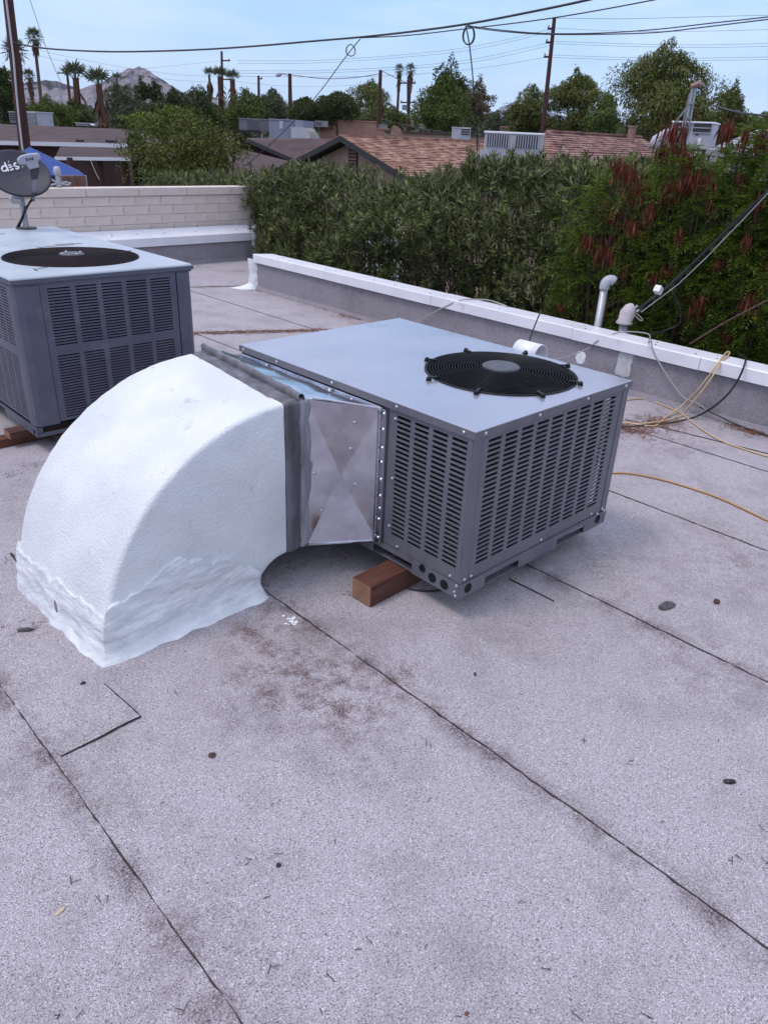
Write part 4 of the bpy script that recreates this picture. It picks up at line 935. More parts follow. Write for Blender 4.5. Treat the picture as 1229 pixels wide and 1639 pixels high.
olabels = ['oleander bush at the right end of the hedge, mostly behind the pod shrub', 'oleander bush behind the pod shrub near the overhead cable', 'oleander bush behind the service mast', 'oleander bush directly behind the gooseneck vent pipe',
           'tall oleander bush in front of the white rooftop unit', 'oleander bush below the white rooftop unit, left of the tallest one', 'low oleander bush under the white garden wall gap', 'oleander bush in front of the brown gable vent', 'oleander bush beside the right end of the block wall', 'oleander bush mostly hidden behind the block wall']
for k, by in enumerate(bush_y):
    s = who == k
    if not s.any(): continue
    b = thing('oleander_bush', olabels[k], 'bush', (5.9, by, -3.4), 'oleander bushes forming the hedge')
    V, F_ = rosettes(C_[s], AXS[s], 27, .19, .085, .135, .0175)
    put('foliage', raw_mesh('foliage', V, F_, M['oleander']), b, kind='stuff')
    sm_ = MB(); sel = np.where(s)[0][::9]
    for i in sel:
        e = Vector(C_[i]); mbase = Vector((6.0+rng.normal(0, .25), by+rng.normal(0, .3), -3.4)); mid = mbase.lerp(e, .55)+Vector((.15, 0, .25)); sm_.tube([mbase, mid, e], [.022, .014, .005], 4, False)
    part('stems', sm_, M['bark'], b, kind='stuff')

# ------------------------------------------------------------------ feathery pod shrubs
def feather_leaves(c, ax):
    """bipinnate leaves: rachis with paired pinnae, each pinna a row of narrow leaflets"""
    n = len(c); Vs, Fs = [], []; off = 0; ax = unit(ax); down = np.array([0, 0, -1.])
    Lr = rng.uniform(.13, .24, n)
    for k in range(9):
        t = (k+1)/9; p = c+ax*(Lr*t)[:, None]+down*(Lr*t*t*.35)[:, None]
        side = unit(np.cross(ax, np.array([0, 0, 1.])+rng.normal(0, .2, (n, 3))))
        for sg in (-1, 1):
            d = side*sg+ax*.55+down*.18+rng.normal(0, .12, (n, 3)); Lp = .062*(1-.45*abs(t-.5)*1.5)
            V, F_ = lance(p, d, np.cross(d, ax)+np.array([0, 0, .4]), Lp*(.8+.4*rng.random(n)), .009, .1, .15)
            Vs.append(V); Fs.append(F_+off); off += len(V)
    return np.concatenate(Vs), np.concatenate(Fs)
pods = [(1083, 232, 24, 36), (1165, 222, 15, 26), (1192, 232, 9, 22), (1005, 288, 20, 24), (988, 275, 10, 22), (1024, 318, 20, 26), (984, 350, 13, 22), (1120, 300, 24, 24), (1100, 296, 14, 24), (1072, 318, 13, 24), (1040, 352, 12, 22),
        (1012, 372, 15, 20), (942, 398, 13, 20), (972, 412, 18, 24), (1006, 438, 12, 22), (1070, 440, 10, 16), (1121, 500, 18, 24), (1207, 494, 18, 26), (1163, 548, 9, 22), (900, 496, 13, 11), (1050, 455, 10, 18), (968, 508, 9, 14), (1224, 236, 12, 24), (1140, 332, 11, 22), (1185, 300, 10, 20), (1060, 255, 10, 20), (1098, 262, 12, 22), (1215, 335, 11, 22), (1090, 385, 9, 18), (1196, 395, 10, 20), (1150, 430, 10, 18), (1225, 440, 12, 20)]
shrubs = [('feathery shrub with hanging red pods, left plant behind the vent pipe', 985, 6.6), ('tall feathery shrub with red pods, reaching the cooler on the far roof', 1085, 6.5), ('feathery shrub with red pods at the right edge of the picture', 1195, 6.3)]
tops = [(880, 470), (905, 350), (930, 310), (960, 262), (1000, 255), (1030, 285), (1060, 240), (1085, 225), (1110, 250), (1140, 255), (1165, 235), (1200, 215), (1229, 205), (1330, 180)]
sb = []
for k, (lb_, pxc, Dk) in enumerate(shrubs):
    b0 = PX(pxc, 500, 0, 5.2); sb.append(thing('pod_shrub', lb_, 'shrub', (b0[0], b0[1], -3.4), 'feathery pod shrubs'))
NF = 9500
fx = rng.uniform(890, 1300, NF); ft = np.interp(fx, [p[0] for p in tops], [p[1] for p in tops]); fy = ft+rng.random(NF)**.85*(600-ft)
keep = np.array([mnoise.noise(Vector((float(x)*.018, float(y)*.018, 3))) for x, y in zip(fx, fy)]) > -.28
thin = (fx < 1010) & (rng.random(NF) < .45); keep &= ~thin; fx, fy = fx[keep], fy[keep]
fd = 4.72+rng.exponential(.30, len(fx))+.16*np.array([mnoise.noise(Vector((float(x)*.03, float(y)*.03, 9))) for x, y in zip(fx, fy)])
FC = np.array([PX(x, y, 0, d) for x, y, d in zip(fx, fy, fd)])
FA = np.stack([-.5+rng.normal(0, .6, len(fx)), -.3+rng.normal(0, .6, len(fx)), .25+rng.normal(0, .4, len(fx))], 1)
fw_ = np.argmin(np.abs(fx[:, None]+rng.normal(0, 14, len(fx))[:, None]-np.array([s[1] for s in shrubs])[None]), 1)
for k, b in enumerate(sb):
    s = fw_ == k; V, F_ = feather_leaves(FC[s], FA[s]); put('foliage', raw_mesh('foliage', V, F_, M['feather']), b, kind='stuff')
    st = MB()
    for i in np.where(s)[0][::14]:
        e = Vector(FC[i]); b0 = Vector(b.location)+Vector((rng.normal(0, .1), rng.normal(0, .1), 0)); st.tube([b0, b0.lerp(e, .6)+Vector((0, 0, .35)), e], [.028, .014, .004], 5, False)
    part('branches', st, M['twig'], b, kind='stuff')
pod_end = []
for i, (px, py, hw, hh) in enumerate(pods):
    k = int(np.argmin([abs(px-s[1]) for s in shrubs])); c_ = PX(px, py, 0, 4.62+random.uniform(0, .15)); D = math.hypot(c_[0]-CAM[0], c_[1]-CAM[1])
    m1 = px_size(1, D, px, py); c = np.array(P(px, py-hh*.8, D)); n = int(random.uniform(48, 66)*max(.7, hw/12))
    off = np.stack([rng.normal(0, hw*.46*m1, n), rng.normal(0, hw*.46*m1, n), rng.normal(0, hh*.32*m1, n)], 1)
    d = np.array([0, 0, -1.])+off*1.2+rng.normal(0, .10, (n, 3)); V, F_ = lance(c+off, d, rng.normal(size=(n, 3)), hh*1.0*m1*(.6+.6*rng.random(n)), .0125*(.7+.6*rng.random(n)), .2, 0, .5)
    put('pod_cluster', raw_mesh('pod_cluster', V, F_, M['pod']), sb[k], kind='stuff')
    bb = Vector(sb[k].location); e = Vector(c); part('branch', MB().tube([bb.lerp(e, .55)+Vector((.1, .05, .2)), bb.lerp(e, .8)+Vector((.03, 0, .12)), e+Vector((0, 0, .03))], [.012, .008, .004], 5, False), M['twig'], sb[k])

# ------------------------------------------------------------------ background trees
GZ = -3.4
def tree(label, px, ytop, ybot, wpx, D, m, n=2600, leaf=.22, style='dense', name='leafy_tree', nb=16, group=None, trunk=True, seed=0, cat='tree'):
    r = np.random.default_rng(seed+int(px*7+ytop)); c = P(px, (ytop+ybot)/2, D); zt2 = P(px, ytop, D)[2]; zb = P(px, ybot, D)[2]; hw = px_size(wpx/2, D, px, ytop); hh = (zt2-zb)/2; cz = (zt2+zb)/2
    t = thing(name, label, cat, (c[0], c[1], GZ), group); cx, cy = c[0], c[1]
    # sub-clumps of uneven size
    dirs = unit(r.normal(size=(nb, 3))); rad = r.uniform(.25, .78, nb)[:, None]; bc = dirs*rad*np.array([hw, hw, hh]); br_ = r.uniform(.26, .5, nb)*min(hw, hh*1.3)
    bc[0] = (0, 0, hh*.62); br_[0] = .36*min(hw, hh)
    if style == 'wispy': br_ *= .85
    wgt = br_**2; wgt /= wgt.sum(); bi = r.choice(nb, n, p=wgt); dv = unit(r.normal(size=(n, 3))); dv[:, 2] = np.where(r.random(n) < .35, np.abs(dv[:, 2]), dv[:, 2])
    pos = bc[bi]+dv*(br_[bi]*(r.uniform(.55, 1.0, n)**.6))[:, None]*np.array([1, 1, .85])
    un_ = unit(pos/np.array([hw, hw, hh])); am_ = np.array([mnoise.noise(Vector(q*1.9+[seed*3.1, 0, 0]))*.34+mnoise.noise(Vector(q*4.3+[0, seed*2.7, 0]))*.24 for q in un_]); pos *= (1+am_)[:, None]
    # broken outline
    fz = np.array([mnoise.noise(Vector(p*1.1/max(.4, hw*.3)+[seed, 0, 0])) for p in pos]); fz2 = np.array([mnoise.noise(Vector(p*3.2/max(.4, hw*.3)+[0, seed, 3])) for p in pos]); keep = (fz > -.42) & (fz2 > -.30); pos, dv = pos[keep], dv[keep]; n = len(pos)
    for q_, ext in ((0, hw), (1, hw)): pos[:, q_] *= ext/np.percentile(np.abs(pos[:, q_]), 97.5)
    z0_, z1_ = np.percentile(pos[:, 2], (1, 99.3)); pos[:, 2] = (pos[:, 2]-z0_)/(z1_-z0_)*2*hh-hh
    q_ = np.clip(pos[:, 2]/hh, -1, 1); tp_ = np.sqrt(np.clip(1-np.where(q_ > -.1, .80, .35)*(q_+.1)**2/1.21, .05, 1)); pos[:, 0] *= tp_; pos[:, 1] *= tp_
    if style == 'wispy':
        d = np.stack([r.normal(0, .45, n), r.normal(0, .45, n), -.8+r.normal(0, .5, n)], 1)+dv*.4; V, F_ = lance(pos+[cx, cy, cz], d, dv+r.normal(0, .4, (n, 3)), leaf*r.uniform(.9, 2.0, n), leaf*.45, .1)
    else:
        d = r.normal(size=(n, 3))+dv*.6+[0, 0, .25]; V, F_ = lance(pos+[cx, cy, cz], d, dv+r.normal(0, .5, (n, 3)), leaf*r.uniform(.7, 1.4, n), leaf*r.uniform(.45, .9, n), .12, 0, .5)
    put('crown', raw_mesh('crown', V, F_, m), t, kind='stuff')
    if trunk:
        tk = MB(); tr = max(.05, hw*.06); fork = Vector((cx, cy, max(GZ+.6, zb+.15*hh)))
        tk.tube([(cx, cy, GZ), (cx+tr, cy, (GZ+fork.z)/2), fork], [tr*1.3, tr, tr*.85], 8)
        part('trunk', tk, M['bark'], t)
        for i in range(min(nb, 7)):
            e = Vector(bc[i]+[cx, cy, cz]); part('limb', MB().tube([fork-Vector((0, 0, .1)), fork.lerp(e, .5)+Vector((0, 0, .1*hh)), e], [tr*.6, tr*.4, tr*.12], 5), M['bark'], t)
    return t
tg = 'trees beyond the houses'
TL = [
 ('dark tree mass at the far left behind the leaning pole', 8, 110, 215, 70, 60, 't_dark', 3000, .25, 'dense'),
 ('dark green tree right of the leaning pole above the brown roof', 75, 158, 212, 90, 58, 't_green', 2600, .22, 'dense'),
 ('dark bushy tree behind the two short palms', 118, 165, 215, 70, 62, 't_dark', 2200, .25, 'dense'),
 ('green tree right of the two short palms', 200, 138, 215, 75, 80, 't_haze', 2600, .32, 'dense'),
 ('small dark pine crown standing up before the mountain peak', 226, 127, 165, 24, 85, 't_dark', 900, .3, 'dense'),
 ('second small dark pine crown right of the mountain peak', 248, 132, 168, 22, 85, 't_dark', 900, .3, 'dense'),
 ('dark round tree in the middle of the tree line under the peak', 280, 146, 215, 90, 75, 't_dark', 3200, .32, 'dense'),
 ('green tree left of the short palm pair', 325, 143, 215, 80, 78, 't_dark', 2600, .3, 'dense'),
 ('green tree right of the short palm pair', 395, 146, 212, 70, 74, 't_green', 2400, .3, 'dense'),
 ('grey green tree behind the street lamp', 440, 146, 205, 66, 85, 't_haze', 2400, .34, 'dense'),
 ('low dark round tree right of the street lamp', 490, 158, 205, 62, 62, 't_dark', 2800, .24, 'dense'),
 ('broad dark round tree above the tan flat building', 540, 150, 205, 84, 62, 't_dark', 3600, .24, 'dense'),
 ('thin olive tree with bare gaps behind the plain pole', 590, 131, 205, 96, 85, 't_olive', 2600, .36, 'wispy'),
 ('low bush tree left of the twin tall palms', 632, 172, 205, 40, 80, 't_olive', 900, .3, 'dense'),
 ('tall dark pine tree behind the bright green tree', 720, 100, 200, 62, 78, 't_dark', 2600, .34, 'dense'),
 ('brownish tree right of the bright green tree', 762, 130, 205, 56, 76, 't_brown', 2200, .3, 'dense'),
 ('big bright green tree in the middle of the skyline', 708, 124, 215, 98, 62, 't_green', 5200, .26, 'dense'),
 ('low hazy tree line bush between the middle trees', 805, 178, 212, 70, 95, 't_haze', 1500, .34, 'dense'),
 ('wispy olive tree left of the tall bare pole', 850, 138, 218, 66, 66, 't_olive', 3000, .3, 'wispy'),
 ('wispy olive tree right of the tall bare pole', 918, 116, 218, 92, 64, 't_olive', 4200, .3, 'wispy'),
 ('low green tree between the wispy tree and the big willow', 968, 150, 220, 60, 60, 't_green', 1800, .26, 'wispy'),
 ('big willowy tree, the largest on the right skyline', 1056, 78, 232, 172, 52, 't_olive', 8000, .28, 'wispy'),
 ('wispy tree at the right behind the rooftop cooler', 1165, 138, 225, 62, 55, 't_olive', 2600, .26, 'wispy'),
 ('bright low tree at the far right above the pale roof', 1218, 182, 215, 70, 60, 't_light', 1800, .24, 'dense'),
]
for i, (lb_, px, yt, yb, wp_, D, m, n, lf, stl) in enumerate(TL): tree(lb_, px, yt, yb, wp_, D, M[m], int(n*5.2), lf*.48, stl, 'pine_tree' if 'pine' in lb_ else 'leafy_tree', 26, tg, True, i)
tree('pale green rounded tree in front of the brown house, behind the block wall', 292, 182, 312, 186, 25, M['t_olive'], 26000, .065, 'dense', 'leafy_tree', 30, None, True, 90)
tree('light green small tree rising behind the pale green rounded tree', 262, 172, 220, 120, 30, M['t_light'], 7000, .08, 'dense', 'leafy_tree', 16, None, True, 91)
tree('dark shrub beside the right end of the brown house', 222, 216, 305, 66, 34, M['t_dark'], 5000, .10, 'dense', 'shrub', 14, None, True, 92, 'shrub')
tree('added dark shrub in place of a shaded eave, between the pale tree and the blue grey unit', 394, 210, 262, 56, 46, M['t_dark'], 4000, .12, 'dense', 'shrub', 14, None, True, 93, 'shrub')  # added dark mass standing in for a shaded eave underside
vs_, fs_ = [], []                                  # far wood: nobody could count it
n = 9000; fxx = rng.uniform(-120, 1330, n); base_h = 176+.026*fxx+6*np.array([mnoise.noise(Vector((float(x)*.02, 0, 0))) for x in fxx])
fyy = base_h+rng.random(n)**1.2*30; pts = np.array([P(x, y, D) for x, y, D in zip(fxx, fyy, rng.uniform(120, 170, n))])
V, F_ = lance(pts, rng.normal(size=(n, 3))+[0, 0, .4], rng.normal(size=(n, 3)), rng.uniform(.8, 1.8, n), rng.uniform(.5, 1.1, n), .1)
o = put('far_wood', raw_mesh('far_wood', V, F_, M['t_haze'])); tag(o, 'distant line of trees along the horizon', 'trees', kind='stuff')

# ------------------------------------------------------------------ palms
def frond_mesh(Lp, R_, m, droop, nseg=11, narrow=.5):
    mb = MB(); mb.bar((0, 0, 0), (0, 0, Lp), R_*.06, R_*.03)
    for k in range(nseg):
        a = (k/(nseg-1)-.5)*math.pi*1.25; l = R_*(1-.25*abs(math.sin(a)))
        d = Vector((math.sin(a), 0, math.cos(a))); s = Vector((d.z, 0, -d.x))*R_*.075; c = Vector((0, 0, Lp)); mid = c+d*l*.55+Vector((0, droop*l*.1, 0)); tip = c+d*l+Vector((0, droop*l*.45, 0))
        mb.add([c, mid-s, tip, mid+s], [(0, 1, 2, 3)])
    return mb.mesh('frond', m)
def palm(label, px, py, D, rpx, ybase=None, skirt=0.0, up=0, lean=0, n=32, thick=.16, topx=None, name='fan_palm'):
    c = Vector(P(px, py, D)); r = px_size(rpx, D, px, py); t = thing(name, label, 'palm', (c.x+lean, c.y, GZ), 'palms')
    part('trunk', MB().tube([(c.x+lean, c.y, GZ), (c.x+lean*.4, c.y, (c.z+GZ)/2), (c.x, c.y, c.z-r*.2)], [thick*1.5, thick, thick*.8], 8), M['palmdead'] if skirt > .5 else M['bark'], t)
    if up: c = c-Vector((0, 0, r*.55)); r *= 1.6
    fm = [frond_mesh(r*(.62 if up else .5), r*(.5 if up else .55), M['palm'], q, 9) for q in (-.5, -.9)]; dm = frond_mesh(r*.4, r*.55, M['palmdead'], -.8, 9)
    for k in range(n):
        a = k*2.39996; e = R(86-(130 if up == 0 else 44)*(k+.5)/n); d = Vector((math.cos(a)*math.cos(e), math.sin(a)*math.cos(e), math.sin(e)))
        o = put('frond', fm[k % 2], t, local=True); q = d.to_track_quat('Z', 'Y'); o.rotation_euler = q.to_euler(); o.location = c-Vector(t.location)
    if skirt:
        sk = MB(); hgt = skirt*r*2.2
        for k in range(70):
            a = random.uniform(0, 6.28); z = c.z-r*.25-random.random()*hgt; l = r*random.uniform(.4, .8); q = (1-.5*(c.z-z)/(hgt+.01)); rr = thick+r*.42*q*random.uniform(.5, 1)
            b = Vector((c.x+lean*(c.z-z)/(c.z-GZ)+math.cos(a)*thick*.8, c.y+math.sin(a)*thick*.8, z)); tip = b+Vector((math.cos(a)*(rr-thick), math.sin(a)*(rr-thick), -l)); s = Vector((-math.sin(a), math.cos(a), 0))*r*.11
            sk.add([b, b.lerp(tip, .6)-s, tip, b.lerp(tip, .6)+s], [(0, 1, 2, 3)])
        part('dead_skirt', sk, M['palmdead'], t)
    return t
palm('tallest slender palm right of the leaning pole', 55, 60, 110, 17, skirt=.35, thick=.22, lean=-.6)
palm('shaggy palm half hidden behind the leaning pole', 24, 82, 85, 24, skirt=.5, thick=.22)
palm('lower shaggy palm at the left edge behind the pole', 8, 128, 80, 20, skirt=.3, thick=.2)
palm('small palm with brown skirt below the tallest palm', 47, 122, 100, 13, skirt=.7, thick=.2)
palm('thick short palm, left of the two on the mountain foot', 121, 120, 70, 20, skirt=1.5, up=1, thick=.3, n=15, lean=-.5)
palm('thick short palm, right of the two on the mountain foot', 158, 130, 70, 20, skirt=1.4, up=1, thick=.3, n=15, lean=-.2)
palm('bare topped thin palm right of the thick short palms', 187, 124, 95, 8, skirt=.2, up=1, thick=.13, n=9)
palm('smallest palm at the left of the short palm trio', 335, 118, 95, 10, skirt=.5, up=1, thick=.16, n=12)
palm('middle palm of the short trio, against the thin pole', 352, 120, 80, 13, skirt=1.9, up=1, thick=.28, n=16)
palm('right palm of the short trio with drooping frond', 372, 124, 78, 12, skirt=1.9, up=1, thick=.28, n=14)
palm('left palm of the tall twin pair in the middle', 639, 112, 120, 11, skirt=.9, thick=.2, n=22)
palm('right palm of the tall twin pair in the middle', 657, 112, 118, 12, skirt=.9, thick=.24, n=22)

# ------------------------------------------------------------------ poles and lamps
def pole(label, p0, p1, D, rad, arms=(), D1=None, name='utility_pole', cat='utility pole', group='utility poles', m='pole'):
    a = Vector(P(*p1, D1 or D)); b = Vector(P(*p0, D)); d = (b-a).normalized()
    base = a-d*((a.z-GZ)/d.z); t = thing(name, label, cat, base, group)
    part('shaft', MB().tube([base, a, b], [rad*1.15, rad*1.05, rad*.8], 10), M[m], t)
    for (px, py, l, side_) in arms:
        c = Vector(P(px, py, D)); dd = Vector((RT[0], RT[1], .04)).normalized()*l
        part('crossarm', MB().bar(c-dd*(1 if side_ <= 0 else 0), c+dd*(1 if side_ >= 0 else 0), .1, .12), M['pole'], t)
        for q in (-.85, .85):
            if q*side_ < 0: continue
            e = c+dd*q; part('insulator', MB().tube([e, e+Vector((0, 0, .16)), e+Vector((0, 0, .2))], [.04, .06, .03], 6), M['midgrey'], t)
    return t
t = pole('thick leaning reddish pole at the left edge with pale conduit', (9, -40), (41, 240), 27, .165)
dcv_ = Vector(P(30, 0, 26.8))
part('conduit', MB().tube([Vector(P(7, -30, 26.75)), Vector(P(13, 20, 26.75)), Vector(P(22, 90, 26.75)), Vector(P(27, 150, 26.75)), Vector(P(32, 200, 26.75)), Vector(P(37, 241, 26.75))], .028, 6), M['paleconduit'], t)
pole('thin dark pole left of the thick short palms', (107, 108), (113, 165), 100, .15, [(106, 117, .9, -1)])
pole('thin pole with side arms behind the short palm trio', (355, 82), (357, 190), 90, .14, [(356, 97, .8, 1), (357, 127, .8, 1)])
pole('thin reddish pole left of the street lamp', (414, 121), (415, 190), 95, .16, [(415, 126, .35, 1)])
SL = pole('reddish street lamp pole with curved arm and lamp head', (464, 118), (465, 190), 80, .2, name='street_lamp', cat='street lamp', group='lamp')
hp = Vector(P(464, 122, 80)); lh = Vector(P(447, 119, 80))
part('lamp_arm', MB().tube([hp, Vector(P(457, 119, 80)), Vector(P(451, 118, 80)), lh], .045, 6), M['ltgrey'], SL)
part('lamp_head', MB().tube([Vector(P(452, 118.5, 80)), Vector(P(448, 119, 80)), Vector(P(444, 120.5, 80)), Vector(P(441, 120.5, 80))], [.06, .16, .15, .04], 8), M['ltgrey'], SL)
pole('plain reddish pole right of the thin olive tree', (609, 112), (606, 200), 78, .19, [])
pole('dark pole with two crossarms by the tall twin palms', (653, 128), (654, 205), 82, .16, [(652, 133, .8, 0), (652, 164, .7, 0)])
pole('tallest pole with three side brackets, right of centre', (887, 28), (869, 200), 60, .16, [(885, 46, .38, -1), (882, 68, .38, -1), (879, 91, .38, -1)])
# transformer drum on crossarm pole
tag(part('transformer', MB().tube([Vector(P(648, 168, 82)), Vector(P(648, 176, 82))], .28, 10), M['midgrey']), 'small grey transformer hung on the two crossarm pole', 'transformer')

# ------------------------------------------------------------------ overhead lines
def wire(label, pts, r, m='line', group=None, name='overhead_wire'): return cable(name, label, [P(*p) for p in pts], r, M[m], 'overhead wire', group, 5, 4)
wire('thick twisted main cable crossing the whole sky, rising to the right', [(14, 66, 27), (68, 77, 26), (160, 82.5, 25), (250, 82, 24), (340, 78.5, 23), (420, 73, 22), (500, 66, 21), (577, 59.5, 20), (660, 50.5, 19), (750, 38, 18), (850, 19, 17), (940, 0, 16), (1040, -25, 15)], .022)
wire('second thinner cable below the main cable, passing the tallest pole top', [(577, 60.5, 20), (650, 57, 19.5), (742, 46.5, 19), (820, 37.5, 18.5), (886, 28.5, 18), (960, 16, 17.5), (1045, 0, 17), (1120, -16, 16.5)], .012)
wire('sagging cable from the coil to the right edge, upper strand', [(748, 41, 18.4), (800, 48, 18), (870, 53.5, 17.5), (960, 53, 17), (1050, 47, 16.5), (1130, 38, 16), (1229, 27, 15.5), (1330, 14, 15)], .010)
wire('sagging cable from the coil to the right edge, lower strand', [(748, 43, 18.4), (800, 50, 18), (870, 55, 17.5), (960, 55, 17), (1050, 52, 16.5), (1130, 43, 16), (1229, 31, 15.5), (1330, 19, 15)], .010)
def coil(label, px, py, rx, ry, D, n, r):
    mb = MB(); c = Vector(P(px, py, D)); s = px_size(1, D, px, py); h = Vector((RT[0], RT[1], 0)).normalized(); pts = []
    for k in range(n*14+1):
        a = 2*math.pi*k/14; w_ = 1+.12*math.sin(k*.37); pts.append(c+h*(math.sin(a)*rx*s*w_)+Vector((0, 0, math.cos(a)*ry*s*(1+.08*math.sin(k*.51))))+Vector((FW[0], FW[1], 0))*(.03*math.sin(k*.45)))
    mb.tube(pts, r, 5); return tag(part('cable_coil', mb, M['blackcable'], smooth=True), label, 'cable coil', 'spare cable coils')
coil('large coil of spare cable hanging right of centre', 750, 57, 9, 13, 18.4, 4, .009)
coil('small coil of spare cable hanging left of the large one', 561, 81, 7, 8, 19.9, 2, .008)
wire('straight drop wire falling from the large coil to the white rooftop unit', [(745, 41, 18.4), (751, 72, 18.6), (757, 130, 19), (762, 200, 19.5), (764, 258, 20)], .014)
wire('second strand of the drop wire beside the white rooftop unit', [(751, 72, 18.6), (758, 140, 19), (764, 210, 19.5), (768, 260, 20)], .009)
wire('slanting drop wire falling left from the small coil to the brown roof', [(577, 62, 20), (566, 75, 20.1), (545, 102, 20.6), (506, 154, 22), (450, 215, 24), (390, 268, 26), (370, 285, 27)], .011)
wire('pale drop wire across the brown house front', [(139, 236, 30), (150, 268, 29), (166, 300, 28)], .01, 'greycable')
wire('thin guy wire slanting down right of the tallest palm', [(46, -8, 30), (62, 40, 31), (76, 80, 32), (98, 132, 34)], .010, 'greycable')
lg = 'thin distant power lines'
def far(label, pts, D, r=.009): return wire(label, [(x, y, D) for x, y in pts], r, 'line', lg)
far('thin power line running left from the top bracket of the tallest pole', [(884, 46, ), (760, 74), (640, 88), (500, 97), (380, 97)], 60)
far('thin power line just under the top one, left of the tallest pole', [(884, 50), (760, 79), (640, 92), (500, 101), (380, 101)], 60)
far('thin power line running left from the middle bracket of the tallest pole', [(880, 68), (760, 94), (640, 107), (500, 113), (362, 113)], 60)
far('thin power line just under the middle one, left of the tallest pole', [(880, 73), (760, 99), (640, 111), (500, 117), (362, 117)], 60)
far('thin power line running left from the lowest bracket of the tallest pole', [(876, 91), (790, 106), (690, 117), (560, 123), (362, 122)], 60)
far('thin power line right of the tallest pole, highest', [(889, 29), (1000, 30), (1120, 27), (1240, 24)], 60, .012)
far('thin power line right of the tallest pole, second', [(887, 45), (1000, 50), (1120, 50), (1240, 47)], 60)
far('thin power line right of the tallest pole, third', [(887, 66), (1000, 70), (1120, 72), (1240, 69)], 60)
far('thin power line right of the tallest pole, fourth', [(887, 70), (1000, 74), (1120, 76), (1240, 74)], 60)
far('thin power line right of the tallest pole, fifth', [(884, 88), (1000, 92), (1120, 93), (1240, 91)], 60)
far('thin power line right of the tallest pole, lowest', [(884, 92), (1000, 96), (1120, 97), (1240, 95)], 60)
far('thin power line from the left edge to the small palm trio, upper', [(60, 80), (130, 95), (200, 108), (280, 119), (353, 123)], 85)
far('thin power line from the left edge to the small palm trio, lower', [(40, 84), (120, 102), (200, 117), (280, 128), (353, 132)], 85)
far('thin power line rising right to the thin pole with side arms', [(110, 112), (200, 112), (280, 105), (355, 97)], 90)
far('thin power line from the street lamp to the plain pole', [(466, 120), (520, 126), (570, 124), (608, 118)], 79, .03)
far('thin power line low over the dark trees in the middle', [(357, 127), (420, 135), (500, 139), (606, 134)], 85)
far('thin power line from the crossarm pole up to the left', [(654, 134), (640, 128), (620, 118), (612, 114)], 80, .03)
far('slack pale line sagging over the tan flat building', [(608, 190), (660, 203), (720, 213), (770, 217)], 45, .022)
wire('thick dark line from the rooftop cooler mast to the right edge', [(1140, 168, 24), (1165, 176, 23), (1195, 182, 22), (1240, 186, 21)], .022)

# ------------------------------------------------------------------ houses
def shingles(parent, a, b, c, d, rows_, wdt, m, th=.03, label=None):
    """courses of shingles on the roof plane a-b (eave) c-d (ridge end above b, above a)"""
    a, b, c, d = map(Vector, (a, b, c, d)); n = (b-a).cross(d-a).normalized(); n = n if n.z > 0 else -n; vs_, fs_ = [], []
    for r in range(rows_):
        t0, t1 = r/rows_, (r+1.12)/rows_; e0 = a.lerp(d, t0); e1 = b.lerp(c, t0); f0 = a.lerp(d, min(1, t1)); f1 = b.lerp(c, min(1, t1)); L_ = (e1-e0).length; cnt = max(1, int(L_/wdt)); o_ = random.random()
        s = -o_/cnt
        while s < 1:
            w_ = random.uniform(.6, 1.4)/cnt; s0, s1 = max(0, s), min(1, s+w_*.97); s += w_
            if s1 <= s0: continue
            h = th*random.uniform(.6, 1.5); q = [e0.lerp(e1, s0), e0.lerp(e1, s1), f0.lerp(f1, s1), f0.lerp(f1, s0)]; k = len(vs_)
            vs_ += [q[0]+n*h, q[1]+n*h, q[2]+n*.004, q[3]+n*.004, q[0]-n*.01, q[1]-n*.01]; fs_ += [(k, k+1, k+2, k+3), (k+4, k+5, k+1, k), (k+4, k, k+3), (k+1, k+5, k+2)]
    o = put('shingles', MB().add(vs_, fs_).mesh('shingles', m), parent, kind='stuff'); return o
# tan gable house: gable wall faces -X, ridge along +X
ap = P(546, 217, 28); GX = ap[0]; GYc = ap[1]; gyR = PX(655, 283, 0, GX)[1]; gyL = PX(448, 268, 0, GX)[1]; zR_ = ap[2]; zE = (PX(655, 283, 0, GX)[2]+PX(448, 268, 0, GX)[2])/2; GL = 17
gyL = GYc+(GYc-gyR)
HA = thing('gable_house', 'house with tan shingled gable roof, dark trim and brown gable wall behind the hedge', 'house', (GX+5, GYc, GZ))
part('wall', MB().prism([(GX+.45, gyR+.5, GZ), (GX+.45, gyL-.5, GZ), (GX+.45, gyL-.5, zE-.02), (GX+.45, GYc, zR_-.2), (GX+.45, gyR+.5, zE-.02)], (GL-1, 0, 0)), M['stucco'], HA)
rf = MB()
for (y0, s) in ((gyR, 1), (gyL, -1)): rf.prism([(GX, y0, zE-.13), (GX, GYc, zR_-.13), (GX, GYc, zR_-.02), (GX, y0, zE-.02)], (GL, 0, 0))
rfo = part('roof', rf, M['trim'], HA)
shingles(rfo, (GX-.03, gyR-.05, zE), (GX+GL, gyR-.05, zE), (GX+GL, GYc, zR_), (GX-.03, GYc, zR_), 24, .32, M['shingle'])
shingles(rfo, (GX-.03, gyL+.05, zE), (GX+GL, gyL+.05, zE), (GX+GL, GYc, zR_), (GX-.03, GYc, zR_), 12, .7, M['shingle'])
bb_ = MB()
for y0 in (gyR, gyL): bb_.prism([(GX-.06, y0, zE-.19), (GX-.06, GYc, zR_-.18), (GX-.06, GYc, zR_-.005), (GX-.06, y0, zE-.005)], (.05, 0, 0))
part('barge_board', bb_, M['trim'], HA)
rc = MB()
x = GX
while x < GX+GL: rc.box(x, x+.27, GYc-.13, GYc+.13, zR_-.01+.0*x, zR_+.035+random.uniform(0, .015)); x += .28
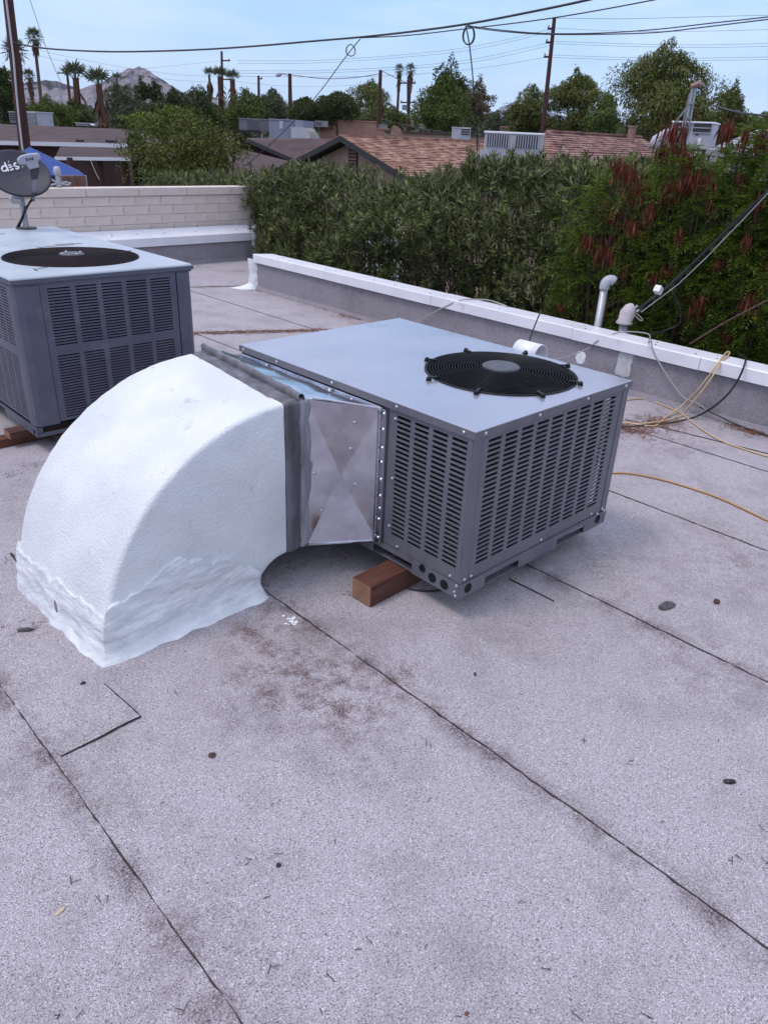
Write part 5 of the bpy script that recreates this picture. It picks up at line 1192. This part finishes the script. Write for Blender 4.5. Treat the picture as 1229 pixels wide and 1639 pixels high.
part('ridge_caps', rc, M['shingle'], HA, kind='stuff')
vy0, vy1 = PX(572, 250, 0, GX+.42)[1], PX(558, 250, 0, GX+.42)[1]; vz0, vz1 = PX(565, 285, 0, GX+.42)[2], PX(565, 237, 0, GX+.42)[2]
gv = part('gable_vent', MB().box(GX+.40, GX+.448, vy0, vy1, vz0, vz1), M['maroon'], HA)
z = vz0+.04
while z < vz1-.03: part('slat', MB().box(GX+.37, GX+.399, vy0+.02, vy1-.02, z, z+.055), M['stuccored'], gv); z += .105
# rose shingled hip house
def hip_house(name, label, x0, x1, y0, y1, ze, zr, m, wallm, rows_=22, wdt=.32, hipL=True, hipR=True, over=.4):
    t = thing(name, label, 'house', ((x0+x1)/2, (y0+y1)/2, GZ)); yc = (y0+y1)/2; h = (y1-y0)/2; r0 = x0+(h if hipL else 0); r1 = x1-(h if hipR else 0)
    part('wall', MB().box(x0+over, x1-over, y0+over, y1-over, GZ, ze-.01), M[wallm], t)
    part('fascia', MB().box(x0, x1, y0, y1, ze-.22, ze-.012), M['trim'], t)
    rf = MB().add([(x0, y0, ze), (x1, y0, ze), (x1, y1, ze), (x0, y1, ze), (r0, yc, zr), (r1, yc, zr)], [(0, 1, 5, 4), (1, 2, 5), (2, 3, 4, 5), (3, 0, 4), (3, 2, 1, 0)]); r_ = part('roof', rf, M[m], t)
    shingles(r_, (x0, y0, ze+.004), (x1, y0, ze+.004), (r1, yc, zr+.004), (r0, yc, zr+.004), rows_, wdt, M[m])
    if hipL: shingles(r_, (x0, y1, ze+.004), (x0, y0, ze+.004), (r0, yc, zr+.004), (r0, yc+.001, zr+.004), rows_, wdt, M[m])
    else: part('gable_wall', MB().add([(x0+over, y0+over, ze), (x0+over, y1-over, ze), (x0+over, yc, zr-.2)], [(0, 1, 2)]), M[wallm], t)
    rc = MB(); x = r0
    while x < r1: rc.box(x, x+.27, yc-.12, yc+.12, zr, zr+.04+random.uniform(0, .015)); x += .28
    part('ridge_caps', rc, M[m], t, kind='stuff'); return t
HB = hip_house('hip_house', 'house with long rose tan shingled hip roof right of the white rooftop unit', 15.8, 26.9, 10.2, 16.1, .85, 2.28, 'shingle2', 'stucco', 24, .32)
cp_ = Vector(P(1009, 222, 29)); ch = part('chimney', MB().box(-.09, .09, -.09, .09, -.5, .34, Matrix.Translation(cp_)).box(-.12, .12, -.12, .12, .341, .38, Matrix.Translation(cp_)), M['stuccored'], HB)
vp = Vector(P(914, 238, 26.5)); part('vent_stack', MB().tube([vp-Vector((0, 0, .15)), vp+Vector((0, 0, .4))], .045, 8), M['stuccored'], HB)
# pale roof at right
C0 = P(1130, 238, 19)
HC = thing('pale_roof_house', 'house with plain pale grey roof at the right edge', 'house', (C0[0]+4, C0[1]-5, GZ))
part('wall', MB().box(C0[0]+.5, C0[0]+7.8, C0[1]-12, C0[1]-.4, GZ, 1.9), M['offwhite'], HC)
rr_ = part('roof', MB().prism([(C0[0], C0[1], 1.98), (C0[0]+4.1, C0[1], 2.78), (C0[0]+8.2, C0[1], 1.98), (C0[0]+8.2, C0[1], 1.86), (C0[0], C0[1], 1.86)], (0, -12.5, 0)), M['greyroof'], HC)
for k in range(14):
    t0 = k/14; x = C0[0]+4.1*t0; z = 1.98+.8*t0; part('roof_sheet', MB().box(x, x+.30, C0[1]-12.5, C0[1]+.01, z+.001, z+.012), M['greyroof'], rr_) if k % 1 == 0 else None
# brown low-slope house at left
hy = float(P(205, 207, 36)[1]); a = PX(0, 198, 1, hy)
HL = thing('brown_house', 'long low house with brown roof and white fascia at the left', 'house', (8, 29, GZ))
rdg = [P(-60, 196, 36), P(207, 207, 33)]; evs = [P(-60, 225, 31.5), P(203, 231, 29)]
def V3(p, dz=0): return Vector((p[0], p[1], p[2]+dz))
back = Vector((rdg[1][0]-evs[1][0], rdg[1][1]-evs[1][1], 0))
rf = MB().add([V3(evs[0]), V3(evs[1]), V3(rdg[1]), V3(rdg[0]), V3(rdg[0])+back+Vector((0, 0, -.6)), V3(rdg[1])+back+Vector((0, 0, -.6))], [(0, 1, 2, 3), (3, 2, 5, 4)])
hr = part('roof', rf, M['brownroof'], HL); so = hr.modifiers.new('s', 'SOLIDIFY'); so.thickness = .1
fz = P(203, 236.5, 29); fdir = V3(evs[1])-V3(evs[0]); fh_ = evs[1][2]-fz[2]
part('fascia', MB().prism([V3(evs[0], .02)+Vector((0, -.06, 0)), V3(evs[1], .02)+Vector((0, -.06, 0)), V3(evs[1], -fh_)+Vector((0, -.06, 0)), V3(evs[0], -fh_)+Vector((0, -.06, 0))], (0, .05, 0)), M['fascia'], HL)
wl0, wl1 = V3(evs[0])+back*.09, V3(evs[1])+back*.09
part('wall', MB().prism([wl0-Vector((0, 0, .12)), wl1-Vector((0, 0, .12)), Vector((wl1.x, wl1.y, GZ)), Vector((wl0.x, wl0.y, GZ))], back*.9), M['maroon'], HL)
wdir = (wl1-wl0).normalized(); 
for px0, px1 in ((117, 126), (174, 188), (0, 12)):
    q0, q1 = P(px0, 238, 29.6), P(px1, 238, 29.6); c = (V3(q0)+V3(q1))/2; tq = (c-wl0).dot(wdir); s0 = wl0+wdir*tq; hwid = (V3(q1)-V3(q0)).length/2
    nrm = Vector((wdir.y, -wdir.x, 0)); zc = P(px0, 243, 29.5)[2]
    m_ = Matrix(((wdir.x, nrm.x, 0, s0.x), (wdir.y, nrm.y, 0, s0.y), (0, 0, 1, zc), (0, 0, 0, 1)))
    wi = part('window', MB().box(-hwid-.05, hwid+.05, -.02, .03, -.36, .36, m_), M['trim'], HL); part('pane', MB().box(-hwid, hwid, .031, .04, -.3, .3, m_), M['glass'], wi)
pa, pb = P(88, 252.5, 26.5), P(209, 254, 25.5)
pr = part('porch_roof', MB().prism([V3(pa), V3(pb), V3(pb)+back*.45+Vector((0, 0, .25)), V3(pa)+back*.45+Vector((0, 0, .25))], (0, 0, -.05)), M['brownroof'], HL)
part('porch_fascia', MB().prism([V3(pa, .03)-back*.008, V3(pb, .03)-back*.008, V3(pb, -.06)-back*.008, V3(pa, -.06)-back*.008], back*.007), M['fascia'], HL)
for pxx in (112, 160, 200): q = P(pxx, 255, 26.2); part('porch_post', MB().box(q[0]-.06, q[0]+.06, q[1]-.06, q[1]+.06, GZ, q[2]+.05), M['maroon'], HL)
# brick pillars and blue canopy
for px0, lb_ in ((103, 'left brick pillar under the blue canopy'), (116, 'middle brick pillar under the blue canopy'), (129, 'right brick pillar under the blue canopy')):
    q = P(px0, 281, 20.5); tag(part('brick_pillar', MB().box(q[0]-.085, q[0]+.085, q[1]-.085, q[1]+.085, GZ, q[2]), M['pillar']), lb_, 'pillar', 'brick pillars')
cq = [V3(P(58, 281, 20)), V3(P(137, 280.5, 20.8)), V3(P(110, 276, 24)), V3(P(0, 276, 23)), V3(P(48, 235, 21.8))]
CN = thing('shade_canopy', 'blue canvas shade canopy behind the satellite dish', 'canopy', (cq[4].x, cq[4].y, GZ))
cv = [V3(P(-20, 281, 20)), cq[1], V3(P(125, 272, 24.5)), V3(P(-15, 272, 23.5)), cq[4]]
o = part('canvas', MB().add(cv, [(0, 1, 4), (1, 2, 4), (2, 3, 4), (3, 0, 4)]), M['blue'], CN); so = o.modifiers.new('s', 'SOLIDIFY'); so.thickness = .03
for q in cv[:4]: part('leg', MB().tube([q, Vector((q.x, q.y, GZ))], .03, 6), M['steel'], CN)
# middle dark brown houses
def slab_roof(name, label, quads, m, wall_m, cat='house'):
    """quads: list of roof quads in world; walls drop below the first"""
    c = sum((Vector(p) for p in quads[0]), Vector())/4; t = thing(name, label, cat, (c.x, c.y, GZ))
    for q in quads:
        o = part('roof_slope', MB().add([Vector(p) for p in q], [(0, 1, 2, 3)]), m, t); so = o.modifiers.new('s', 'SOLIDIFY'); so.thickness = .14; so.offset = -1
    return t
HM = slab_roof('dark_roof_house', 'house with dark brown roof left of the tan gable', [[P(400, 224, 33), P(470, 254, 31), P(540, 222, 33), P(500, 222, 36)], [P(395, 221, 36), P(400, 224, 33), P(500, 222, 36), P(500, 221, 37)]], M['brownroof'], None)
q0, q1 = V3(P(397, 222.5, 33)), V3(P(470, 255, 31)); part('fascia', MB().prism([q0, q1, q1-Vector((0, 0, .14)), q0-Vector((0, 0, .14))], (.0, -.08, 0)), M['trim'], HM)
qa, qb = V3(P(402, 232, 34)), V3(P(520, 232, 34)); part('wall', MB().prism([qa, qb, Vector((qb.x, qb.y, GZ)), Vector((qa.x, qa.y, GZ))], (.3, .3, 0)), M['maroon'], HM)
HN = slab_roof('dark_roof_house', 'lower dark brown roofed house between the pale tree and the gable', [[P(372, 284, 26), P(414, 284, 26.2), P(463, 258, 29), P(380, 237, 31)]], M['brownroof'], None)
qa, qb = V3(P(368, 288, 26.6)), V3(P(420, 288, 26.8)); part('wall', MB().prism([qa, qb, Vector((qb.x, qb.y, GZ)), Vector((qa.x, qa.y, GZ))], (.2, .25, 0)), M['maroon'], HN)
# tan flat roofed building with stepped parapet
fb0, fb1 = P(512, 194, 62), P(603, 194, 62)
FBt = thing('flat_building', 'tan flat roofed building with stepped parapet in the middle distance', 'building', (fb0[0], fb0[1], GZ))
u_ = (V3(fb1)-V3(fb0)); u_.z = 0; n_ = Vector((-u_.y, u_.x, 0)).normalized()
zt1, zt2b = P(555, 194, 62)[2], P(610, 207, 62)[2]; e2 = P(625, 207, 62)
for (s0, s1, z1) in ((V3(fb0), V3(fb1), zt1), (V3(fb1)+u_.normalized()*.01, V3(e2), zt2b)):
    s0 = Vector((s0.x, s0.y, GZ)); s1 = Vector((s1.x, s1.y, GZ)); part('wall', MB().prism([s0, s1, s1+n_*8, s0+n_*8], (0, 0, z1-GZ)), M['tanwall'], FBt)
    part('parapet_cap', MB().prism([s0-n_*.06+Vector((0, 0, z1-GZ)), s1-n_*.06+Vector((0, 0, z1-GZ)), s1+n_*.2+Vector((0, 0, z1-GZ)), s0+n_*.2+Vector((0, 0, z1-GZ))], (0, 0, .08)), M['tanwall'], FBt)
for (x0, x1, y0, D, lb_, mm) in ((615, 780, 211, 58, 'low rose brown roof strip behind the tan gable ridge', 'brownroof'), (800, 880, 204, 70, 'low flat brown building between the trees and the white rooftop unit', 'tanwall')):
    a, b = P(x0, y0, D), P(x1, y0+(x1-x0)*.045, D); s0, s1 = Vector((a[0], a[1], GZ)), Vector((b[0], b[1], GZ)); nn = Vector((-(s1-s0).y, (s1-s0).x, 0)).normalized(); t = thing('flat_building', lb_, 'building', s0)
    part('wall', MB().prism([s0, s1, s1+nn*5, s0+nn*5], (0, 0, a[2]-GZ)), M['stucco'], t); part('roof', MB().prism([s0-nn*.2, s1-nn*.2, s1+nn*5.2, s0+nn*5.2], (0, 0, .1)), M[mm], t).location.z += a[2]-GZ
# white garden wall glimpsed under the gable eave
a, b = P(590, 297, 22), P(648, 299, 21); s0, s1 = V3(a), V3(b); tag(part('garden_wall', MB().prism([Vector((s0.x, s0.y, GZ)), Vector((s1.x, s1.y, GZ)), s1, s0], (.1, .15, 0)), M['offwhite']), 'white garden wall glimpsed between hedge and gable eave', 'wall')

# ------------------------------------------------------------------ far rooftop units
def unit_box(name, label, p0, p1, ytop, ybot, D0_, D1_, depth, m, grilles=(), legs=.0, cap=None, cat='air conditioner', group='rooftop units on the neighbouring roofs', support=None):
    """box whose front face runs from pixel column p0 (D0_) to p1 (D1_); grilles: (u0,u1,v0,v1,nbars,vertical)"""
    a, b = V3(P(p0, ybot, D0_)), V3(P(p1, ybot, D1_)); zb = (a.z+b.z)/2; zt_ = P(p0, ytop, D0_)[2]; uu = b-a; uu.z = 0; W_ = uu.length; uu.normalize(); nn = Vector((uu.y, -uu.x, 0)); H_ = zt_-zb
    base = Vector((a.x, a.y, zb)); t = thing(name, label, cat, (base.x, base.y, zb), group)
    Mx = Matrix(((uu.x, nn.x, 0, base.x), (uu.y, nn.y, 0, base.y), (0, 0, 1, base.z), (0, 0, 0, 1)))
    part('cabinet', MB().box(0, W_, -depth, 0, 0, H_-.05, Mx), M[m], t, bevel=.015)
    part('top_cap', MB().box(-.02, W_+.02, -depth-.02, .02, H_-.049, H_, Mx), M[cap or m], t, bevel=.01)
    for (u0, u1, v0, v1, nb_, vert) in grilles:
        gg = part('grille', MB().box(u0*W_, u1*W_, .001, .012, v0*H_, v1*H_, Mx), M['grille'], t)
        bars = MB()
        for k in range(nb_+1):
            q = k/nb_
            if vert: x_ = (u0+(u1-u0)*q)*W_; bars.box(x_-.012, x_+.012, .013, .03, v0*H_, v1*H_, Mx)
            else: z_ = (v0+(v1-v0)*q)*H_; bars.box(u0*W_, u1*W_, .013, .03, z_-.01, z_+.01, Mx)
        part('grille_bars', bars, M[m], gg, kind='stuff')
    if legs or support:
        L_ = legs or .3
        for x_ in (.08*W_, .92*W_):
            for y_ in (-.06, -depth+.06): part('leg', MB().box(x_-.025, x_+.025, y_-.025, y_+.025, -L_, -.001, Mx), M['trim'], t)
        part('stand_rail', MB().box(.02*W_, .98*W_, -.08, -.04, -.06, -.002, Mx), M['trim'], t)
    t['_m'] = 1; del t['_m']
    return t, Mx, W_, H_
t, Mx, W_, H_ = unit_box('rooftop_air_conditioner', 'white rooftop unit with two barred grilles, poking above the hedge', 770, 859, 209, 275, 21.9, 21.7, .7, 'ltgrey', [(.05, .44, .62, .93, 9, True), (.56, .96, .62, .93, 9, True)], .4, 'white')
part('side_duct', MB().tube([Mx @ Vector((-.02, -.3, -.1)), Mx @ Vector((-.14, -.3, .2)), Mx @ Vector((-.02, -.3, .42))], [.15, .15, .14], 12), M['midgrey'], t, smooth=True)
t, Mx, W_, H_ = unit_box('rooftop_cooler', 'grey white evaporative cooler on legs at the right, with dark upper louvres', 1068, 1133, 193, 238, 25.2, 25.0, 1.0, 'ltgrey', [(.04, .47, .60, .95, 2, False), (.53, .96, .60, .95, 2, False)], .55, 'white', 'cooler')
part('curved_duct', MB().tube([Mx @ Vector((.1, -.4, .25)), Mx @ Vector((-.2, -.4, .3)), Mx @ Vector((-.42, -.4, .15)), Mx @ Vector((-.48, -.4, -.05))], [.2, .2, .2, .19], 12), M['ltgrey'], t, smooth=True)
part('access_plate', MB().box(.70*W_, .78*W_, .002, .02, .15*H_, .4*H_, Mx), M['white'], t); part('name_plate', MB().box(.62*W_, .69*W_, .002, .015, .5*H_, .55*H_, Mx), M['trim'], t)
mb_ = Vector(P(1090, 232, 24.3)); TM = thing('mast_tripod', 'grey bundled steel service mast with brace in front of the cooler', 'mast', mb_)
part('tube_cluster', MB().tube([Vector(P(1092, 228, 24.3)), Vector(P(1108, 140, 24.3))], .035, 8).tube([Vector(P(1098, 228, 24.4)), Vector(P(1112, 142, 24.3))], .035, 8).tube([Vector(P(1086, 226, 24.5)), Vector(P(1104, 150, 24.3))], .03, 8), M['steel'], TM)
part('brace', MB().tube([Vector(P(1105, 165, 24.3)), Vector(P(1071, 207, 24.8)), Vector(P(1045, 245, 25))], .022, 6), M['ltgrey'], TM)
part('head', MB().tube([Vector(P(1105, 139, 24.3)), Vector(P(1118, 134, 24.3)), Vector(P(1124, 137, 24.3))], [.06, .08, .04], 8), M['stuccored'], TM)
part('clamp', MB().bar(Vector(P(1098, 188, 24.25)), Vector(P(1106, 189, 24.25)), .09, .05), M['midgrey'], TM)
part('clamp', MB().bar(Vector(P(1102, 165, 24.25)), Vector(P(1110, 166, 24.25)), .09, .05), M['midgrey'], TM)
unit_box('rooftop_air_conditioner', 'pale grey unit on the brown roof right of the leaning pole', 42, 62, 178, 203, 36, 35.6, .9, 'ltgrey', [(.06, .94, .1, .9, 10, False)], .25)
unit_box('rooftop_air_conditioner', 'small dark unit on the brown roof left of the leaning pole', 17, 30, 178, 197, 36.5, 36.4, .7, 'midgrey', [(.1, .9, .2, .9, 4, False)], .2)
unit_box('roof_vent_box', 'low grey vent box on the ridge of the brown roof', 122, 142, 196, 202, 34.5, 34, .5, 'midgrey', (), 0, None, 'vent')
unit_box('rooftop_air_conditioner', 'dark grey slatted unit left of the blue grey unit', 383, 416, 189, 209, 40, 39.5, 1.0, 'acgrey', [(.42, .97, .06, .92, 14, True)], .3)
t, Mx, W_, H_ = unit_box('rooftop_air_conditioner', 'blue grey cabinet unit with beige curved duct on the dark roof', 431, 469, 190, 224, 38, 37.5, 1.4, 'bluegrey', (), 0)
part('access_plate', MB().box(.45*W_, .6*W_, .002, .02, .55*H_, .92*H_, Mx), M['ltgrey'], t)
part('side_cabinet', MB().box(W_+.002, W_*1.42, -1.2, -.05, 0, H_*.98, Mx), M['bluegrey'], t)
c0 = Mx @ Vector((W_*1.02, .25, 0)); 
BD = thing('curved_duct', 'beige quarter round duct beside the blue grey unit', 'duct', c0)
rows = []; uu = (Mx.to_3x3() @ Vector((1, 0, 0))); nn = (Mx.to_3x3() @ Vector((0, 1, 0))); s = px_size(1, 37.5, 490, 205)
for k in range(13):
    a = R(90-k/12*90); row = [c0+uu*(18*s+17*s*math.cos(a))+Vector((0, 0, 23*s*math.sin(a)-.1))+nn*y for y in (.02, -.9)]; rows.append(row)
part('outer_sheet', MB().grid(rows), M['beige'], BD, smooth=True)
poly = [r[0] for r in rows]+[c0+uu*(18*s)-Vector((0, 0, .1)), c0-Vector((0, 0, .1)), c0+Vector((0, 0, 23*s-.1))]
part('end_sheet', MB().prism(poly, -nn*.9), M['ltgrey'], BD)
unit_box('rooftop_air_conditioner', 'small pale unit at the left end of the tan flat building', 504, 525, 193, 203, 60, 60, 1.2, 'midgrey', [(.05, .5, .2, .8, 5, True)], 0)
unit_box('rooftop_air_conditioner', 'small grey unit right of the plain pole on the tan building', 605, 620, 199, 207, 63, 63, 1.0, 'midgrey', (), 0)
c0 = V3(P(625, 216, 56)); RD = thing('curved_duct', 'brown half round duct at the right end of the tan flat building', 'duct', c0); s = px_size(1, 56, 635, 205); h = Vector((RT[0], RT[1], 0)).normalized(); dpv = Vector((h.y, -h.x, 0)); rows = []
for k in range(11):
    a = R(95-k/10*95); rows.append([c0+h*(4*s+15*s*math.cos(a))+Vector((0, 0, 14*s*math.sin(a)))+dpv*y for y in (0, -1)])
part('outer_sheet', MB().grid(rows), M['ltgrey'], RD, smooth=True); part('end_sheet', MB().prism([r[0] for r in rows]+[c0], -dpv), M['stuccored'], RD)
unit_box('rooftop_air_conditioner', 'small lilac grey unit behind the tan gable ridge, left of the drop wire', 722, 752, 203, 223, 44, 44, 1.0, 'ltgrey', [(.5, .95, .35, .9, 3, False)], 0)
tag(part('roof_vent', MB().tube([V3(P(149, 201, 34)), V3(P(149, 199.5, 34)), V3(P(149, 198.5, 34))], [.09, .1, .03], 8), M['white']), 'tiny white roof vent on the brown ridge', 'vent')

# ------------------------------------------------------------------ thin summer haze
hz = MB(); hz.box(-4400, 4400, -1400, 6400, -5.5, 330); hm = bpy.data.materials.new('haze'); hm.use_nodes = True; ht = hm.node_tree; ht.nodes.remove(ht.nodes['Principled BSDF'])
pv = ht.nodes.new('ShaderNodeVolumePrincipled'); pv.inputs['Color'].default_value = (.82, .86, .95, 1); pv.inputs['Density'].default_value = .00007; ht.links.new(pv.outputs[0], ht.nodes['Material Output'].inputs['Volume'])
o = part('haze', hz, hm, kind='stuff'); o['label'] = 'thin pale summer haze in the air'
